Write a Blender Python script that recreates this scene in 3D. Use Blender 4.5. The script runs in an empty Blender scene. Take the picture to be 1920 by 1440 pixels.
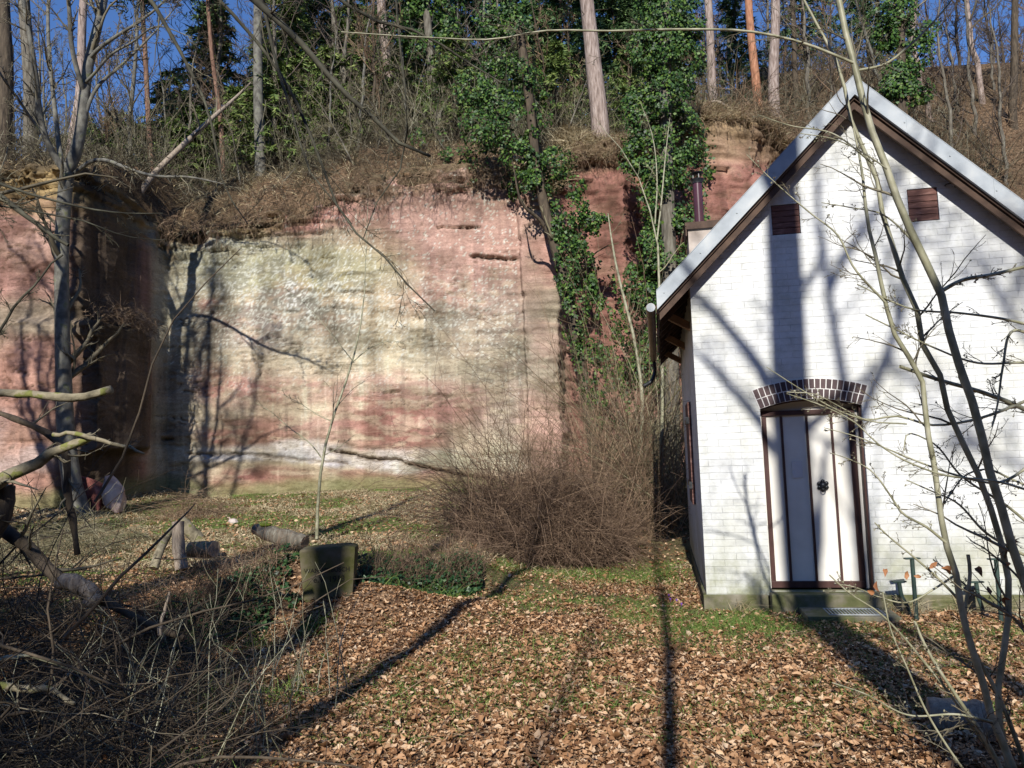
import bpy, math, random
import numpy as np
from math import radians, sin, cos, pi
rs = np.random.RandomState(7)
random.seed(7)
scene = bpy.context.scene
COL = scene.collection

# ------------------------------------------------------------------ camera
F = 1442.0
PITCH = radians(5.1); ROLL = 0.033
EYE = np.array([0, 0, 1.7])
_f = np.array([0, cos(PITCH), sin(PITCH)]); _r0 = np.array([1.0, 0, 0]); _u0 = np.array([0, -sin(PITCH), cos(PITCH)])
CR = cos(ROLL) * _r0 - sin(ROLL) * _u0
CU = sin(ROLL) * _r0 + cos(ROLL) * _u0
from mathutils import Matrix, Vector
cam = bpy.data.cameras.new('camera'); camo = bpy.data.objects.new('camera', cam); COL.objects.link(camo)
cam.sensor_width = 36; cam.lens = F / 1920 * 36; cam.clip_end = 2000; cam.clip_start = 0.05
m = Matrix.Identity(4)
for i in range(3):
    m[i][0] = CR[i]; m[i][1] = CU[i]; m[i][2] = -_f[i]; m[i][3] = EYE[i]
camo.matrix_world = m
scene.camera = camo

# ------------------------------------------------------------------ light
SUN_AZ = radians(9.5)      # direction the shadows run, right of straight ahead
SUN_EL = radians(31)
SUNV = np.array([-sin(SUN_AZ) * cos(SUN_EL), -cos(SUN_AZ) * cos(SUN_EL), sin(SUN_EL)])   # towards the sun
world = bpy.data.worlds.new('World'); scene.world = world; world.use_nodes = True
wn = world.node_tree
sky = wn.nodes.new('ShaderNodeTexSky'); sky.sky_type = 'NISHITA'; sky.sun_disc = False
sky.sun_elevation = SUN_EL; sky.sun_rotation = math.atan2(SUNV[0], SUNV[1])
sky.ozone_density = 5.0; sky.air_density = 1.0; sky.dust_density = 0.1; sky.altitude = 300
bg = wn.nodes['Background']; bg.inputs[1].default_value = 0.095
tint = wn.nodes.new('ShaderNodeMix'); tint.data_type = 'RGBA'; tint.blend_type = 'MULTIPLY'; tint.inputs[0].default_value = 1
tint.inputs[7].default_value = (.84, 1.0, 1.27, 1)
wn.links.new(sky.outputs[0], tint.inputs[6]); wn.links.new(tint.outputs[2], bg.inputs[0])
sun = bpy.data.lights.new('sun', 'SUN'); sun.energy = 5.0; sun.angle = radians(0.53); sun.color = (1.0, 0.95, 0.87)
suno = bpy.data.objects.new('sun', sun); COL.objects.link(suno)
suno.rotation_euler = Vector(SUNV).to_track_quat('Z', 'Y').to_euler()
vs = scene.view_settings
vs.view_transform = 'Standard'; vs.look = 'None'; vs.exposure = 0.34; vs.gamma = 1.0
scene.cycles.max_bounces = 5; scene.cycles.diffuse_bounces = 3; scene.cycles.glossy_bounces = 2
scene.cycles.transparent_max_bounces = 6

# ------------------------------------------------------------------ maths helpers
def ray(x, y): return _f + (x - 960) / F * CR - (y - 720) / F * CU
def at(x, y, Y):
    d = ray(x, y); return EYE + d * (Y / d[1])
def pl(pts, Y):
    if np.isscalar(Y): Y = [Y] * len(pts)
    return np.array([at(p[0], p[1], q) for p, q in zip(pts, Y)])
def smooth(a, b, x):
    t = np.clip((x - a) / (b - a), 0, 1); return t * t * (3 - 2 * t)
def h3(i, j, k, s=0):
    n = (i * 374761393 + j * 668265263 + k * 1274126177 + s * 974711) & 0xffffffff
    n = ((n ^ (n >> 13)) * 1274126177) & 0xffffffff
    n = n ^ (n >> 16)
    return (n & 0xffffff) / float(0xffffff)
def vnoise(x, y, z=None, s=0):
    x = np.asarray(x, float); y = np.asarray(y, float)
    z = np.zeros_like(x) if z is None else np.asarray(z, float)
    xi, yi, zi = (np.floor(a).astype(np.int64) for a in (x, y, z))
    fx, fy, fz = x - xi, y - yi, z - zi
    fx, fy, fz = (t * t * (3 - 2 * t) for t in (fx, fy, fz))
    r = 0
    for dx in (0, 1):
        for dy in (0, 1):
            for dz in (0, 1):
                w = (fx if dx else 1 - fx) * (fy if dy else 1 - fy) * (fz if dz else 1 - fz)
                r = r + w * h3(xi + dx, yi + dy, zi + dz, s)
    return r
def fbm(x, y, z=None, o=4, s=0):
    r = 0; a = 0.5; t = 0
    for k in range(o):
        zz = None if z is None else z * 2 ** k
        r = r + a * vnoise(x * 2 ** k, y * 2 ** k, zz, s + k); t += a; a *= 0.5
    return r / t
def unit(v): return v / np.maximum(np.linalg.norm(v, axis=-1, keepdims=True), 1e-9)

# ------------------------------------------------------------------ mesh helpers
def npmesh(name, V, faces, mats=None, smoothed=False, col=None):
    """faces: list of int arrays [n,k]"""
    me = bpy.data.meshes.new(name)
    V = np.asarray(V, np.float32).reshape(-1, 3)
    faces = [f for f in faces if len(f)]
    nl = sum(f.size for f in faces); nf = sum(len(f) for f in faces)
    me.vertices.add(len(V)); me.vertices.foreach_set('co', V.ravel())
    me.loops.add(nl); me.loops.foreach_set('vertex_index', np.concatenate([f.ravel() for f in faces]).astype(np.int32))
    me.polygons.add(nf)
    cnt = np.concatenate([np.full(len(f), f.shape[1]) for f in faces])
    st = np.concatenate([[0], np.cumsum(cnt)[:-1]])
    me.polygons.foreach_set('loop_start', st.astype(np.int32))
    try: me.polygons.foreach_set('loop_total', cnt.astype(np.int32))
    except Exception: pass
    if smoothed: me.polygons.foreach_set('use_smooth', np.ones(nf, bool))
    me.update(calc_edges=True)
    if col is not None:
        a = me.color_attributes.new('Col', 'FLOAT_COLOR', 'POINT')
        c = np.ones((len(V), 4), np.float32); c[:, :3] = col
        a.data.foreach_set('color', c.ravel())
    if mats: me.materials.append(mats)
    return me
def link(name, me, parent=None):
    o = bpy.data.objects.new(name, me); COL.objects.link(o)
    if parent is not None: o.parent = parent
    return o
def tag(o, label=None, cat=None, group=None, kind=None):
    if label: o['label'] = label
    if cat: o['category'] = cat
    if group: o['group'] = group
    if kind: o['kind'] = kind
    return o
def empty(name, loc=(0, 0, 0), label=None, cat=None, group=None, rz=0):
    o = bpy.data.objects.new(name, None); COL.objects.link(o)
    o.location = [float(c) for c in loc]; o.rotation_euler = (0, 0, rz); o.empty_display_size = 0.2
    return tag(o, label, cat, group)
def world_part(name, me, root):
    """mesh in world coordinates under an (unrotated) root"""
    me.transform(Matrix.Translation(-root.location))
    return link(name, me, root)
def copy_tree(o, parent=None):
    c = o.copy(); COL.objects.link(c)
    if parent is not None: c.parent = parent
    for ch in [k for k in o.children]: copy_tree(ch, c)
    return c

class MB:
    def __init__(s): s.v = []; s.f = []; s.n = 0
    def add(s, V, fs):
        V = np.asarray(V, float).reshape(-1, 3)
        for f in fs: s.f.append(tuple(i + s.n for i in f))
        s.v.append(V); s.n += len(V)
    def box(s, c, d, M=None, taper=0):
        hx, hy, hz = [k / 2 for k in d]
        P = np.array([(x * hx * (1 - (taper if z > 0 else 0)), y * hy * (1 - (taper if z > 0 else 0)), z * hz) for z in (-1, 1) for y in (-1, 1) for x in (-1, 1)])
        if M is not None: P = P @ np.array(M).T
        s.add(P + np.array(c), [(0, 2, 3, 1), (4, 5, 7, 6), (0, 1, 5, 4), (2, 6, 7, 3), (0, 4, 6, 2), (1, 3, 7, 5)])
    def prism(s, pts, d):
        """pts: loop of 3d points, extruded by vector d"""
        P = np.array(pts, float); n = len(P)
        s.add(np.vstack([P, P + np.array(d)]), [tuple(range(n)), tuple(range(2 * n - 1, n - 1, -1))] + [(i, i + n, (i + 1) % n + n, (i + 1) % n) for i in range(n)])
    def tube(s, pts, r, n=10, cap=True):
        pts = np.array(pts, float)
        if np.isscalar(r): r = [r] * len(pts)
        V, Fq = tube_arr(pts[None], np.array([r]), n)
        b = [tuple(q) for q in Fq]
        if cap: b += [tuple(range(n))[::-1], tuple(range(len(V) - n, len(V)))]
        s.add(V, b)
    def build(s, name, mat, parent=None, sm=False, bevel=0):
        me = bpy.data.meshes.new(name); me.from_pydata(np.vstack(s.v).tolist(), [], s.f); me.update()
        import bmesh
        bm = bmesh.new(); bm.from_mesh(me); bmesh.ops.recalc_face_normals(bm, faces=bm.faces)
        if bevel:
            bmesh.ops.bevel(bm, geom=[e for e in bm.edges if len(e.link_faces) == 2 and e.calc_face_angle(0) > 0.5], offset=bevel, segments=2, affect='EDGES', profile=0.6)
        bm.to_mesh(me); bm.free()
        if mat: me.materials.append(mat)
        if sm:
            me.polygons.foreach_set('use_smooth', np.ones(len(me.polygons), bool)); 
            try: me.set_sharp_from_angle(angle=radians(40))
            except Exception: pass
        return link(name, me, parent)

def tube_arr(Pn, R, S=3, phase=None):
    """Pn [M,N,3], R [M,N] -> V, quads"""
    M, N, _ = Pn.shape
    T = np.gradient(Pn, axis=1); T = unit(T)
    ref = np.where(np.abs(T[:, :1, 2:3]) > 0.8, np.array([1.0, 0, 0]), np.array([0, 0, 1.0]))
    ref = np.broadcast_to(ref, T.shape)
    A = unit(np.cross(T, ref)); B = np.cross(T, A)
    a = np.arange(S) * 2 * pi / S
    V = Pn[:, :, None, :] + R[:, :, None, None] * (np.cos(a)[None, None, :, None] * A[:, :, None, :] + np.sin(a)[None, None, :, None] * B[:, :, None, :])
    i = np.arange(M)[:, None, None] * N * S; j = np.arange(N - 1)[None, :, None] * S; k = np.arange(S)[None, None, :]
    k2 = (k + 1) % S
    q = np.stack(np.broadcast_arrays(i + j + k, i + j + k2, i + j + S + k2, i + j + S + k), -1).reshape(-1, 4)
    return V.reshape(-1, 3), q
def bundle(sets, name, mat, smoothed=True):
    Vs, Fs, n = [], [], 0
    for Pn, R, S in sets:
        V, q = tube_arr(Pn, R, S); Vs.append(V); Fs.append(q + n); n += len(V)
    return npmesh(name, np.vstack(Vs), [np.vstack(Fs)], mat, smoothed)
def resample(pts, rad, N, jit=0.0):
    pts = np.array(pts, float); L = np.concatenate([[0], np.cumsum(np.linalg.norm(np.diff(pts, axis=0), axis=1))])
    t = np.linspace(0, L[-1], N)
    # smooth interpolation (catmull via cubic hermite)
    m_ = np.gradient(pts, L, axis=0) if len(pts) > 2 else np.repeat((pts[1] - pts[0])[None] / L[-1], 2, 0)
    i = np.clip(np.searchsorted(L, t) - 1, 0, len(L) - 2); h = (L[i + 1] - L[i]); u = (t - L[i]) / h; h = h[:, None]; u = u[:, None]
    Q = (2 * u**3 - 3 * u**2 + 1) * pts[i] + (u**3 - 2 * u**2 + u) * h * m_[i] + (-2 * u**3 + 3 * u**2) * pts[i + 1] + (u**3 - u**2) * h * m_[i + 1]
    r = np.interp(np.linspace(0, 1, N), np.linspace(0, 1, len(rad)), rad)
    if jit: Q[1:-1] += rs.randn(N - 2, 3) * jit
    return Q, r
def grow(Pn, R, n, ln, ang=0.8, wig=0.15, up=0.05, N=6, rk=0.6, rmin=0.003, t0=0.15, t1=0.98, absl=None, flat=None):
    M, K, _ = Pn.shape
    idx = np.repeat(np.arange(M), n); m_ = len(idx)
    t = rs.uniform(t0, t1, m_) * (K - 1); i = np.clip(t.astype(int), 0, K - 2); u = (t - i)[:, None]
    p0 = Pn[idx, i] * (1 - u) + Pn[idx, i + 1] * u
    tan = unit(Pn[idx, i + 1] - Pn[idx, i])
    r0 = (R[idx, i] * (1 - u[:, 0]) + R[idx, i + 1] * u[:, 0]) * rk
    plen = np.linalg.norm(np.diff(Pn, axis=1), axis=2).sum(1)[idx]
    L = plen * ln if absl is None else np.full(m_, absl)
    L = L * (1 - 0.55 * t / (K - 1)) * rs.uniform(0.55, 1.25, m_)
    rnd = rs.randn(m_, 3)
    if flat is not None: rnd = rnd * np.array(flat)
    perp = unit(rnd - (rnd * tan).sum(1, keepdims=True) * tan)
    a = ang * rs.uniform(0.7, 1.25, m_)[:, None]
    d = unit(np.cos(a) * tan + np.sin(a) * perp)
    out = np.empty((m_, N, 3)); out[:, 0] = p0; cur = p0
    step = (L / (N - 1))[:, None]
    for k in range(1, N):
        d = unit(d + rs.randn(m_, 3) * wig + np.array([0, 0, up]))
        cur = cur + d * step; out[:, k] = cur
    rr = np.maximum(r0[:, None] * np.linspace(1, 0.25, N)[None], rmin)
    return out, rr
def leafmesh(C, size, mat, name='leaves', tilt=0.5, aspect=0.6, yaw=None, curl=0.25, normal=None):
    """leaf-shaped folded pieces: C [n,3]"""
    n = len(C); size = np.broadcast_to(size, (n,))
    yaw = rs.uniform(0, 2 * pi, n)
    if normal is None:
        nz = unit(np.stack([rs.randn(n) * tilt, rs.randn(n) * tilt, np.ones(n)], 1))
    else: nz = unit(normal + rs.randn(n, 3) * tilt)
    a = np.stack([np.cos(yaw), np.sin(yaw), np.zeros(n)], 1)
    if normal is not None: a = rs.randn(n, 3)
    X = unit(a - (a * nz).sum(1, keepdims=True) * nz); Yv = np.cross(nz, X)
    s = size[:, None]; cu = (rs.randn(n) * curl)[:, None]; fo = (rs.uniform(-0.3, 0.6, n) * curl * 1.6)[:, None]
    asp = aspect * rs.uniform(0.75, 1.2, n)[:, None]
    b = C - X * s * 0.5 + nz * s * cu * 0.5; tp = C + X * s * 0.5 + nz * s * cu * rs.uniform(0.1, 1, (n, 1))
    mid = C - nz * s * 0.05
    def sd(sg, t, w): return C + sg * Yv * s * asp * w + X * s * t + nz * s * fo * w * 1.7 + nz * s * rs.uniform(-.05, .05, (n, 1))
    V = np.stack([b, sd(1, -.27, .36), sd(1, .02, .5), sd(1, .3, .3), tp, sd(-1, .28, .32), sd(-1, .0, .5), sd(-1, -.26, .36), mid], 1).reshape(-1, 3)
    k = np.arange(n)[:, None] * 9
    T = np.concatenate([k + np.array([i, 8, (i + 1) % 8]) for i in range(8)])[:, ::-1]
    return npmesh(name, V, [T], mat)
def diamonds(C, size, mat, name='foliage', normal=None, tilt=0.6, asp=0.8):
    n = len(C); size = np.broadcast_to(size, (n,))[:, None]
    nz = rs.randn(n, 3) if normal is None else normal + rs.randn(n, 3) * tilt
    nz = unit(nz); a = rs.randn(n, 3); X = unit(a - (a * nz).sum(1, keepdims=True) * nz); Yv = np.cross(nz, X)
    V = np.stack([C - X * size * .5, C + Yv * size * .5 * asp, C + X * size * .5 + nz * size * .12, C - Yv * size * .5 * asp], 1).reshape(-1, 3)
    k = np.arange(n)[:, None] * 4
    return npmesh(name, V, [k + np.array([0, 1, 2, 3])], mat)
def blades(B, D, w, mat, name='grass', bend=0.4):
    """grass blades: base B, direction*length D"""
    n = len(B); s = unit(np.cross(D, rs.randn(n, 3))) * np.broadcast_to(w, (n,))[:, None]
    side = rs.randn(n, 3) * np.linalg.norm(D, axis=1, keepdims=True) * bend; side[:, 2] = -np.abs(side[:, 2]) * .6
    V = np.stack([B - s, B + s, B + D * .55 + s * .7 + side * .25, B + D * .55 - s * .7 + side * .25, B + D + side], 1).reshape(-1, 3)
    k = np.arange(n)[:, None] * 5
    return npmesh(name, V, [k + np.array([0, 1, 2, 3]), k + np.array([3, 2, 4])], mat)

# ------------------------------------------------------------------ materials
def newmat(name):
    m_ = bpy.data.materials.new(name); m_.use_nodes = True
    return m_, m_.node_tree, m_.node_tree.nodes['Principled BSDF']
def N_(nt, t, **kw):
    n = nt.nodes.new(t)
    for k, v in kw.items():
        if k in n.inputs: n.inputs[k].default_value = v
        else: setattr(n, k, v)
    return n
def ramp(nt, fac, cols):
    r = nt.nodes.new('ShaderNodeValToRGB'); e = r.color_ramp.elements
    while len(e) < len(cols): e.new(0.5)
    for k, (p, c) in enumerate(cols): e[k].position = p; e[k].color = (*c, 1)
    nt.links.new(fac, r.inputs[0]); return r.outputs[0]
def mixc(nt, fac, a, b, mode='MIX'):
    x = nt.nodes.new('ShaderNodeMix'); x.data_type = 'RGBA'; x.blend_type = mode
    for s, v in ((0, fac), (6, a), (7, b)):
        if hasattr(v, 'is_linked') or hasattr(v, 'links'): nt.links.new(v, x.inputs[s])
        elif s == 0: x.inputs[0].default_value = v
        else: x.inputs[s].default_value = (*v, 1)
    return x.outputs[2]
def noise(nt, scale, detail=5, rough=0.55, vec=None, sc=None, dist=0.0):
    n = N_(nt, 'ShaderNodeTexNoise', Scale=scale, Detail=detail, Roughness=rough, Distortion=dist)
    tc = nt.nodes.new('ShaderNodeTexCoord'); mp = nt.nodes.new('ShaderNodeMapping')
    nt.links.new(vec or tc.outputs['Object'], mp.inputs[0])
    if sc: mp.inputs['Scale'].default_value = sc
    nt.links.new(mp.outputs[0], n.inputs[0]); return n.outputs[0]
def bump(nt, bs, h, strength=0.4, dist=0.01):
    b = N_(nt, 'ShaderNodeBump', Strength=strength, Distance=dist); nt.links.new(h, b.inputs['Height']); nt.links.new(b.outputs[0], bs.inputs['Normal'])
def simple(name, cols, scale=6, rough=0.8, bm=0.3, bdist=0.01, sc=None, island=0.0, spec=0.3, detail=6, metal=0.0):
    m_, nt, bs = newmat(name)
    fac = noise(nt, scale, detail, sc=sc)
    if island:
        g = nt.nodes.new('ShaderNodeNewGeometry'); mx = N_(nt, 'ShaderNodeMix'); mx.inputs[0].default_value = island
        nt.links.new(fac, mx.inputs[2]); nt.links.new(g.outputs['Random Per Island'], mx.inputs[3]); cf = mx.outputs[0]
    else: cf = fac
    nt.links.new(ramp(nt, cf, cols), bs.inputs['Base Color'])
    bs.inputs['Roughness'].default_value = rough; bs.inputs['Specular IOR Level'].default_value = spec; bs.inputs['Metallic'].default_value = metal
    if bm: bump(nt, bs, fac, bm, bdist)
    return m_
M = {}
M['leaf'] = simple('dead_leaf', [(0.0, (.07, .03, .015)), (.25, (.19, .095, .042)), (.5, (.33, .18, .09)), (.72, (.45, .28, .155)), (.92, (.56, .41, .27)), (1, (.66, .58, .48))], 9, .65, 0, island=.85, spec=.25)
M['leafdark'] = simple('dry_brown_leaf', [(0, (.14, .05, .02)), (.5, (.28, .12, .05)), (1, (.4, .22, .11))], 9, .6, 0, island=.8)
M['straw'] = simple('straw', [(0, (.18, .13, .07)), (.5, (.36, .29, .17)), (1, (.55, .48, .32))], 3, .7, 0, island=.8)
M['grass'] = simple('green_grass', [(0, (.05, .09, .015)), (.5, (.1, .17, .03)), (1, (.22, .27, .07))], 3, .6, 0, island=.7)
M['ivy'] = simple('ivy_leaf', [(0, (.006, .018, .005)), (.4, (.022, .058, .012)), (.7, (.055, .12, .02)), (.92, (.11, .17, .03)), (1, (.26, .30, .06))], 2.0, .5, 0, island=.85, spec=.3)
M['barkover'] = simple('dark_olive_bark', [(.25, (.02, .019, .014)), (.5, (.055, .052, .036)), (.75, (.12, .12, .085))], 6, .85, .5, .01)
M['twigover'] = simple('dark_olive_twig', [(0, (.025, .022, .015)), (.5, (.07, .062, .04)), (1, (.17, .16, .1))], 1.0, .8, 0, island=.6)
M['twigmix'] = simple('scrub_twig', [(0, (.025, .022, .014)), (.4, (.07, .06, .036)), (.7, (.16, .145, .09)), (.9, (.33, .31, .22)), (1, (.5, .48, .38))], 1.0, .8, 0, island=.8)
M['barkredd'] = simple('dull_red_bark', [(.25, (.06, .035, .025)), (.5, (.17, .095, .065)), (.75, (.3, .19, .13))], 6, .85, .6, .03, sc=(3, 3, .6))
M['bramble'] = simple('red_brown_cane', [(0, (.04, .024, .016)), (.45, (.12, .076, .05)), (.8, (.24, .165, .11)), (1, (.42, .3, .2))], 1.0, .75, 0, island=.8)
M['twigpile'] = simple('grey_brown_twig', [(0, (.025, .018, .012)), (.5, (.065, .048, .032)), (.82, (.12, .095, .062)), (.95, (.25, .22, .15)), (1, (.4, .37, .28))], 1.0, .8, 0, island=.75)
M['ivyground'] = simple('ground_ivy', [(0, (.01, .03, .012)), (.5, (.02, .06, .02)), (1, (.06, .11, .03))], 3, .45, 0, island=.8)
M['needle'] = simple('spruce_needle', [(0, (.025, .045, .014)), (.4, (.09, .145, .035)), (.75, (.18, .235, .06)), (1, (.3, .33, .12))], 1.2, .6, 0, island=.7)
M['pineneedle'] = simple('pine_needle', [(0, (.02, .045, .02)), (.45, (.06, .115, .04)), (.8, (.12, .19, .065)), (1, (.2, .26, .1))], 1.2, .6, 0, island=.7)
M['bark'] = simple('grey_bark', [(.25, (.05, .045, .035)), (.5, (.13, .115, .09)), (.75, (.23, .22, .18))], 5, .9, .8, .03, sc=(3, 3, .6))
M['barkdark'] = simple('dark_bark', [(.3, (.035, .028, .02)), (.55, (.085, .065, .045)), (.8, (.15, .12, .08))], 5, .9, .8, .03, sc=(3, 3, .6))
M['barkpine'] = simple('pine_bark', [(.25, (.1, .07, .055)), (.5, (.27, .21, .18)), (.72, (.42, .35, .31))], 6, .85, .8, .04, sc=(3, 3, .5))
M['barkred'] = simple('red_pine_bark', [(.25, (.14, .06, .035)), (.5, (.34, .16, .09)), (.75, (.5, .27, .17))], 6, .85, .6, .03, sc=(3, 3, .6))
M['barkleft'] = simple('smooth_grey_bark', [(.2, (.04, .038, .032)), (.42, (.1, .095, .08)), (.58, (.17, .165, .14)), (.68, (.14, .145, .07)), (.85, (.26, .26, .22))], 4, .85, .5, .02, sc=(1.5, 1.5, 1.2))
M['twig'] = simple('bare_twig', [(0, (.06, .05, .032)), (.5, (.14, .12, .08)), (1, (.26, .235, .165))], 1.0, .8, 0, island=.6)
M['twigbrown'] = simple('brown_twig', [(0, (.06, .038, .024)), (.45, (.17, .11, .068)), (.8, (.31, .22, .14)), (1, (.48, .38, .27))], 1.0, .8, 0, island=.75)
M['twigfar'] = simple('far_twig', [(0, (.04, .03, .024)), (.5, (.09, .07, .055)), (1, (.2, .165, .135))], 1.0, .85, 0, island=.6)
M['twigolive'] = simple('olive_twig', [(0, (.05, .043, .02)), (.45, (.15, .135, .07)), (.8, (.3, .27, .17)), (1, (.5, .47, .36))], 1.5, .75, 0, island=.7)
M['stem'] = simple('sapling_bark', [(.25, (.10, .095, .055)), (.45, (.23, .225, .14)), (.6, (.33, .32, .22)), (.8, (.42, .41, .33))], 14, .5, .4, .004, sc=(1, 1, .7), spec=.5)
M['cutwood'] = simple('weathered_wood', [(.25, (.12, .09, .07)), (.5, (.27, .22, .17)), (.8, (.42, .36, .28))], 12, .85, .6, .02, sc=(4, 4, .4))
M['mosslog'] = simple('mossy_wood', [(.28, (.05, .042, .028)), (.45, (.19, .165, .11)), (.56, (.27, .235, .16)), (.62, (.16, .165, .05)), (.85, (.24, .25, .07))], 9, .9, .8, .03)
M['moss'] = simple('moss', [(.3, (.12, .17, .02)), (.7, (.26, .3, .04))], 30, .95, .8, .02)
M['brown'] = simple('brown_stained_wood', [(.3, (.045, .02, .018)), (.6, (.075, .036, .03)), (.85, (.12, .07, .055))], 16, .5, .15, .003, sc=(1, 1, .2))
M['soffit'] = simple('soffit_boards', [(.3, (.045, .028, .02)), (.6, (.09, .055, .038)), (.85, (.15, .1, .07))], 8, .75, .3, .004, sc=(1, .3, 1))
M['beam'] = simple('pine_beam', [(.3, (.2, .11, .06)), (.6, (.32, .19, .11)), (.85, (.42, .28, .17))], 8, .7, .2, .004)
M['shutter'] = simple('weathered_red_boards', [(.3, (.08, .04, .035)), (.55, (.17, .085, .07)), (.8, (.34, .22, .19))], 9, .85, .5, .006, sc=(.7, 1, 5))
M['doorwhite'] = simple('cream_door_paint', [(.3, (.62, .60, .54)), (.7, (.74, .725, .67))], 3, .38, .05, .002, spec=.4)
M['iron'] = simple('black_iron', [(.3, (.02, .022, .025)), (.7, (.06, .065, .07))], 30, .38, .3, .003, metal=.6, spec=.5)
M['zinc'] = simple('galvanised_metal', [(.2, (.2, .225, .25)), (.45, (.31, .345, .375)), (.6, (.38, .41, .43)), (.85, (.5, .51, .49))], 3.5, .6, .05, .003, sc=(1, 1, 1), spec=.35, metal=.1, detail=9)
M['copper'] = simple('copper_gutter', [(.3, (.1, .06, .04)), (.7, (.24, .16, .11))], 5, .45, .05, .002, metal=.7)
M['pipe'] = simple('purple_brown_pipe', [(.3, (.05, .018, .025)), (.7, (.085, .03, .04))], 4, .25, .02, .002, spec=.6)
M['cement'] = simple('cement_board', [(.3, (.3, .25, .21)), (.7, (.48, .42, .37))], 5, .8, .2, .004)
M['greenpost'] = simple('dark_green_metal', [(.3, (.02, .035, .03)), (.7, (.04, .075, .062))], 12, .5, .1, .002, spec=.5)
M['concrete'] = simple('mossy_concrete', [(.25, (.05, .06, .02)), (.45, (.11, .115, .05)), (.6, (.17, .155, .11)), (.85, (.27, .25, .2))], 5, .92, .7, .015, detail=9)
M['stone'] = simple('mossy_stone', [(.25, (.03, .034, .01)), (.42, (.07, .07, .022)), (.6, (.11, .095, .06)), (.85, (.18, .16, .11))], 6, .92, .8, .015, detail=9)
M['carved'] = simple('carved_letters', [(0, (.02, .018, .014)), (1, (.03, .028, .02))], 5, .95, 0)
M['boulder'] = simple('pale_pink_rock', [(.25, (.22, .11, .085)), (.5, (.44, .36, .32)), (.75, (.56, .52, .48))], 2.5, .9, .9, .05, detail=9)
M['plastic'] = simple('clear_sleeve', [(0, (.55, .56, .58)), (1, (.62, .62, .63))], 5, .15, .4, .01, sc=(1, 1, 6), spec=.6)

# painted brick
def brickmat():
    m_, nt, bs = newmat('white_painted_brick')
    tc = nt.nodes.new('ShaderNodeTexCoord'); sp = nt.nodes.new('ShaderNodeSeparateXYZ'); nt.links.new(tc.outputs['Object'], sp.inputs[0])
    ad = N_(nt, 'ShaderNodeMath'); nt.links.new(sp.outputs[0], ad.inputs[0]); nt.links.new(sp.outputs[1], ad.inputs[1])
    cb = nt.nodes.new('ShaderNodeCombineXYZ'); nt.links.new(ad.outputs[0], cb.inputs[0]); nt.links.new(sp.outputs[2], cb.inputs[1])
    ns = N_(nt, 'ShaderNodeTexNoise', Scale=2.5, Detail=4.0)
    nt.links.new(cb.outputs[0], ns.inputs[0])
    wv = nt.nodes.new('ShaderNodeVectorMath'); wv.operation = 'MULTIPLY_ADD'
    nt.links.new(ns.outputs['Color'], wv.inputs[0]); wv.inputs[1].default_value = (.05, .018, 0); nt.links.new(cb.outputs[0], wv.inputs[2])
    br = N_(nt, 'ShaderNodeTexBrick', Scale=1.0)
    br.inputs['Brick Width'].default_value = .245; br.inputs['Row Height'].default_value = .074
    br.inputs['Mortar Size'].default_value = .004; br.inputs['Mortar Smooth'].default_value = .6
    br.inputs['Color1'].default_value = (.8, .8, .8, 1); br.inputs['Color2'].default_value = (1, 1, 1, 1); br.inputs['Mortar'].default_value = (0, 0, 0, 1)
    nt.links.new(wv.outputs[0], br.inputs[0])
    fn = noise(nt, 28, 6); big = noise(nt, 1.1, 6, .6); md = noise(nt, 4.5, 7, .65)
    base = ramp(nt, md, [(.3, (.50, .51, .48)), (.45, (.60, .615, .61)), (.6, (.66, .68, .685)), (.8, (.70, .72, .725))])
    # grime patches
    g = ramp(nt, big, [(.5, (0, 0, 0)), (.7, (1, 1, 1))])
    base = mixc(nt, g, base, (.53, .53, .47))
    base = mixc(nt, ramp(nt, noise(nt, 2.6, 9, .75), [(.5, (0, 0, 0)), (.74, (.85, .85, .85))]), base, (.36, .38, .34))
    # joints : broken thin lines
    pr = N_(nt, 'ShaderNodeMath', operation='MULTIPLY'); nt.links.new(br.outputs['Fac'], pr.inputs[0])
    nt.links.new(ramp(nt, noise(nt, 6, 5), [(.46, (0, 0, 0)), (.62, (1, 1, 1))]), pr.inputs[1])
    pm = N_(nt, 'ShaderNodeMath', operation='MULTIPLY'); nt.links.new(pr.outputs[0], pm.inputs[0]); pm.inputs[1].default_value = .62
    base = mixc(nt, pm.outputs[0], base, (.27, .28, .28))
    # green / dark splash zone low on the wall, algae towards the right
    lo = N_(nt, 'ShaderNodeMapRange'); lo.inputs[1].default_value = .06; lo.inputs[2].default_value = .95; lo.inputs[3].default_value = 1; lo.inputs[4].default_value = 0
    nt.links.new(sp.outputs[2], lo.inputs[0])
    ml = N_(nt, 'ShaderNodeMath', operation='MULTIPLY'); nt.links.new(lo.outputs[0], ml.inputs[0])
    nt.links.new(ramp(nt, noise(nt, 3.2, 8, .7), [(.34, (0, 0, 0)), (.62, (1, 1, 1))]), ml.inputs[1])
    base = mixc(nt, ml.outputs[0], base, (.27, .28, .17))
    nt.links.new(base, bs.inputs['Base Color']); bs.inputs['Roughness'].default_value = .6
    inv = N_(nt, 'ShaderNodeMath', operation='MULTIPLY_ADD'); nt.links.new(br.outputs['Fac'], inv.inputs[0]); inv.inputs[1].default_value = -1.0
    sc_ = N_(nt, 'ShaderNodeMath', operation='MULTIPLY'); nt.links.new(fn, sc_.inputs[0]); sc_.inputs[1].default_value = .5
    nt.links.new(sc_.outputs[0], inv.inputs[2])
    bump(nt, bs, inv.outputs[0], .6, .008)
    return m_
M['wall'] = brickmat()
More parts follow.
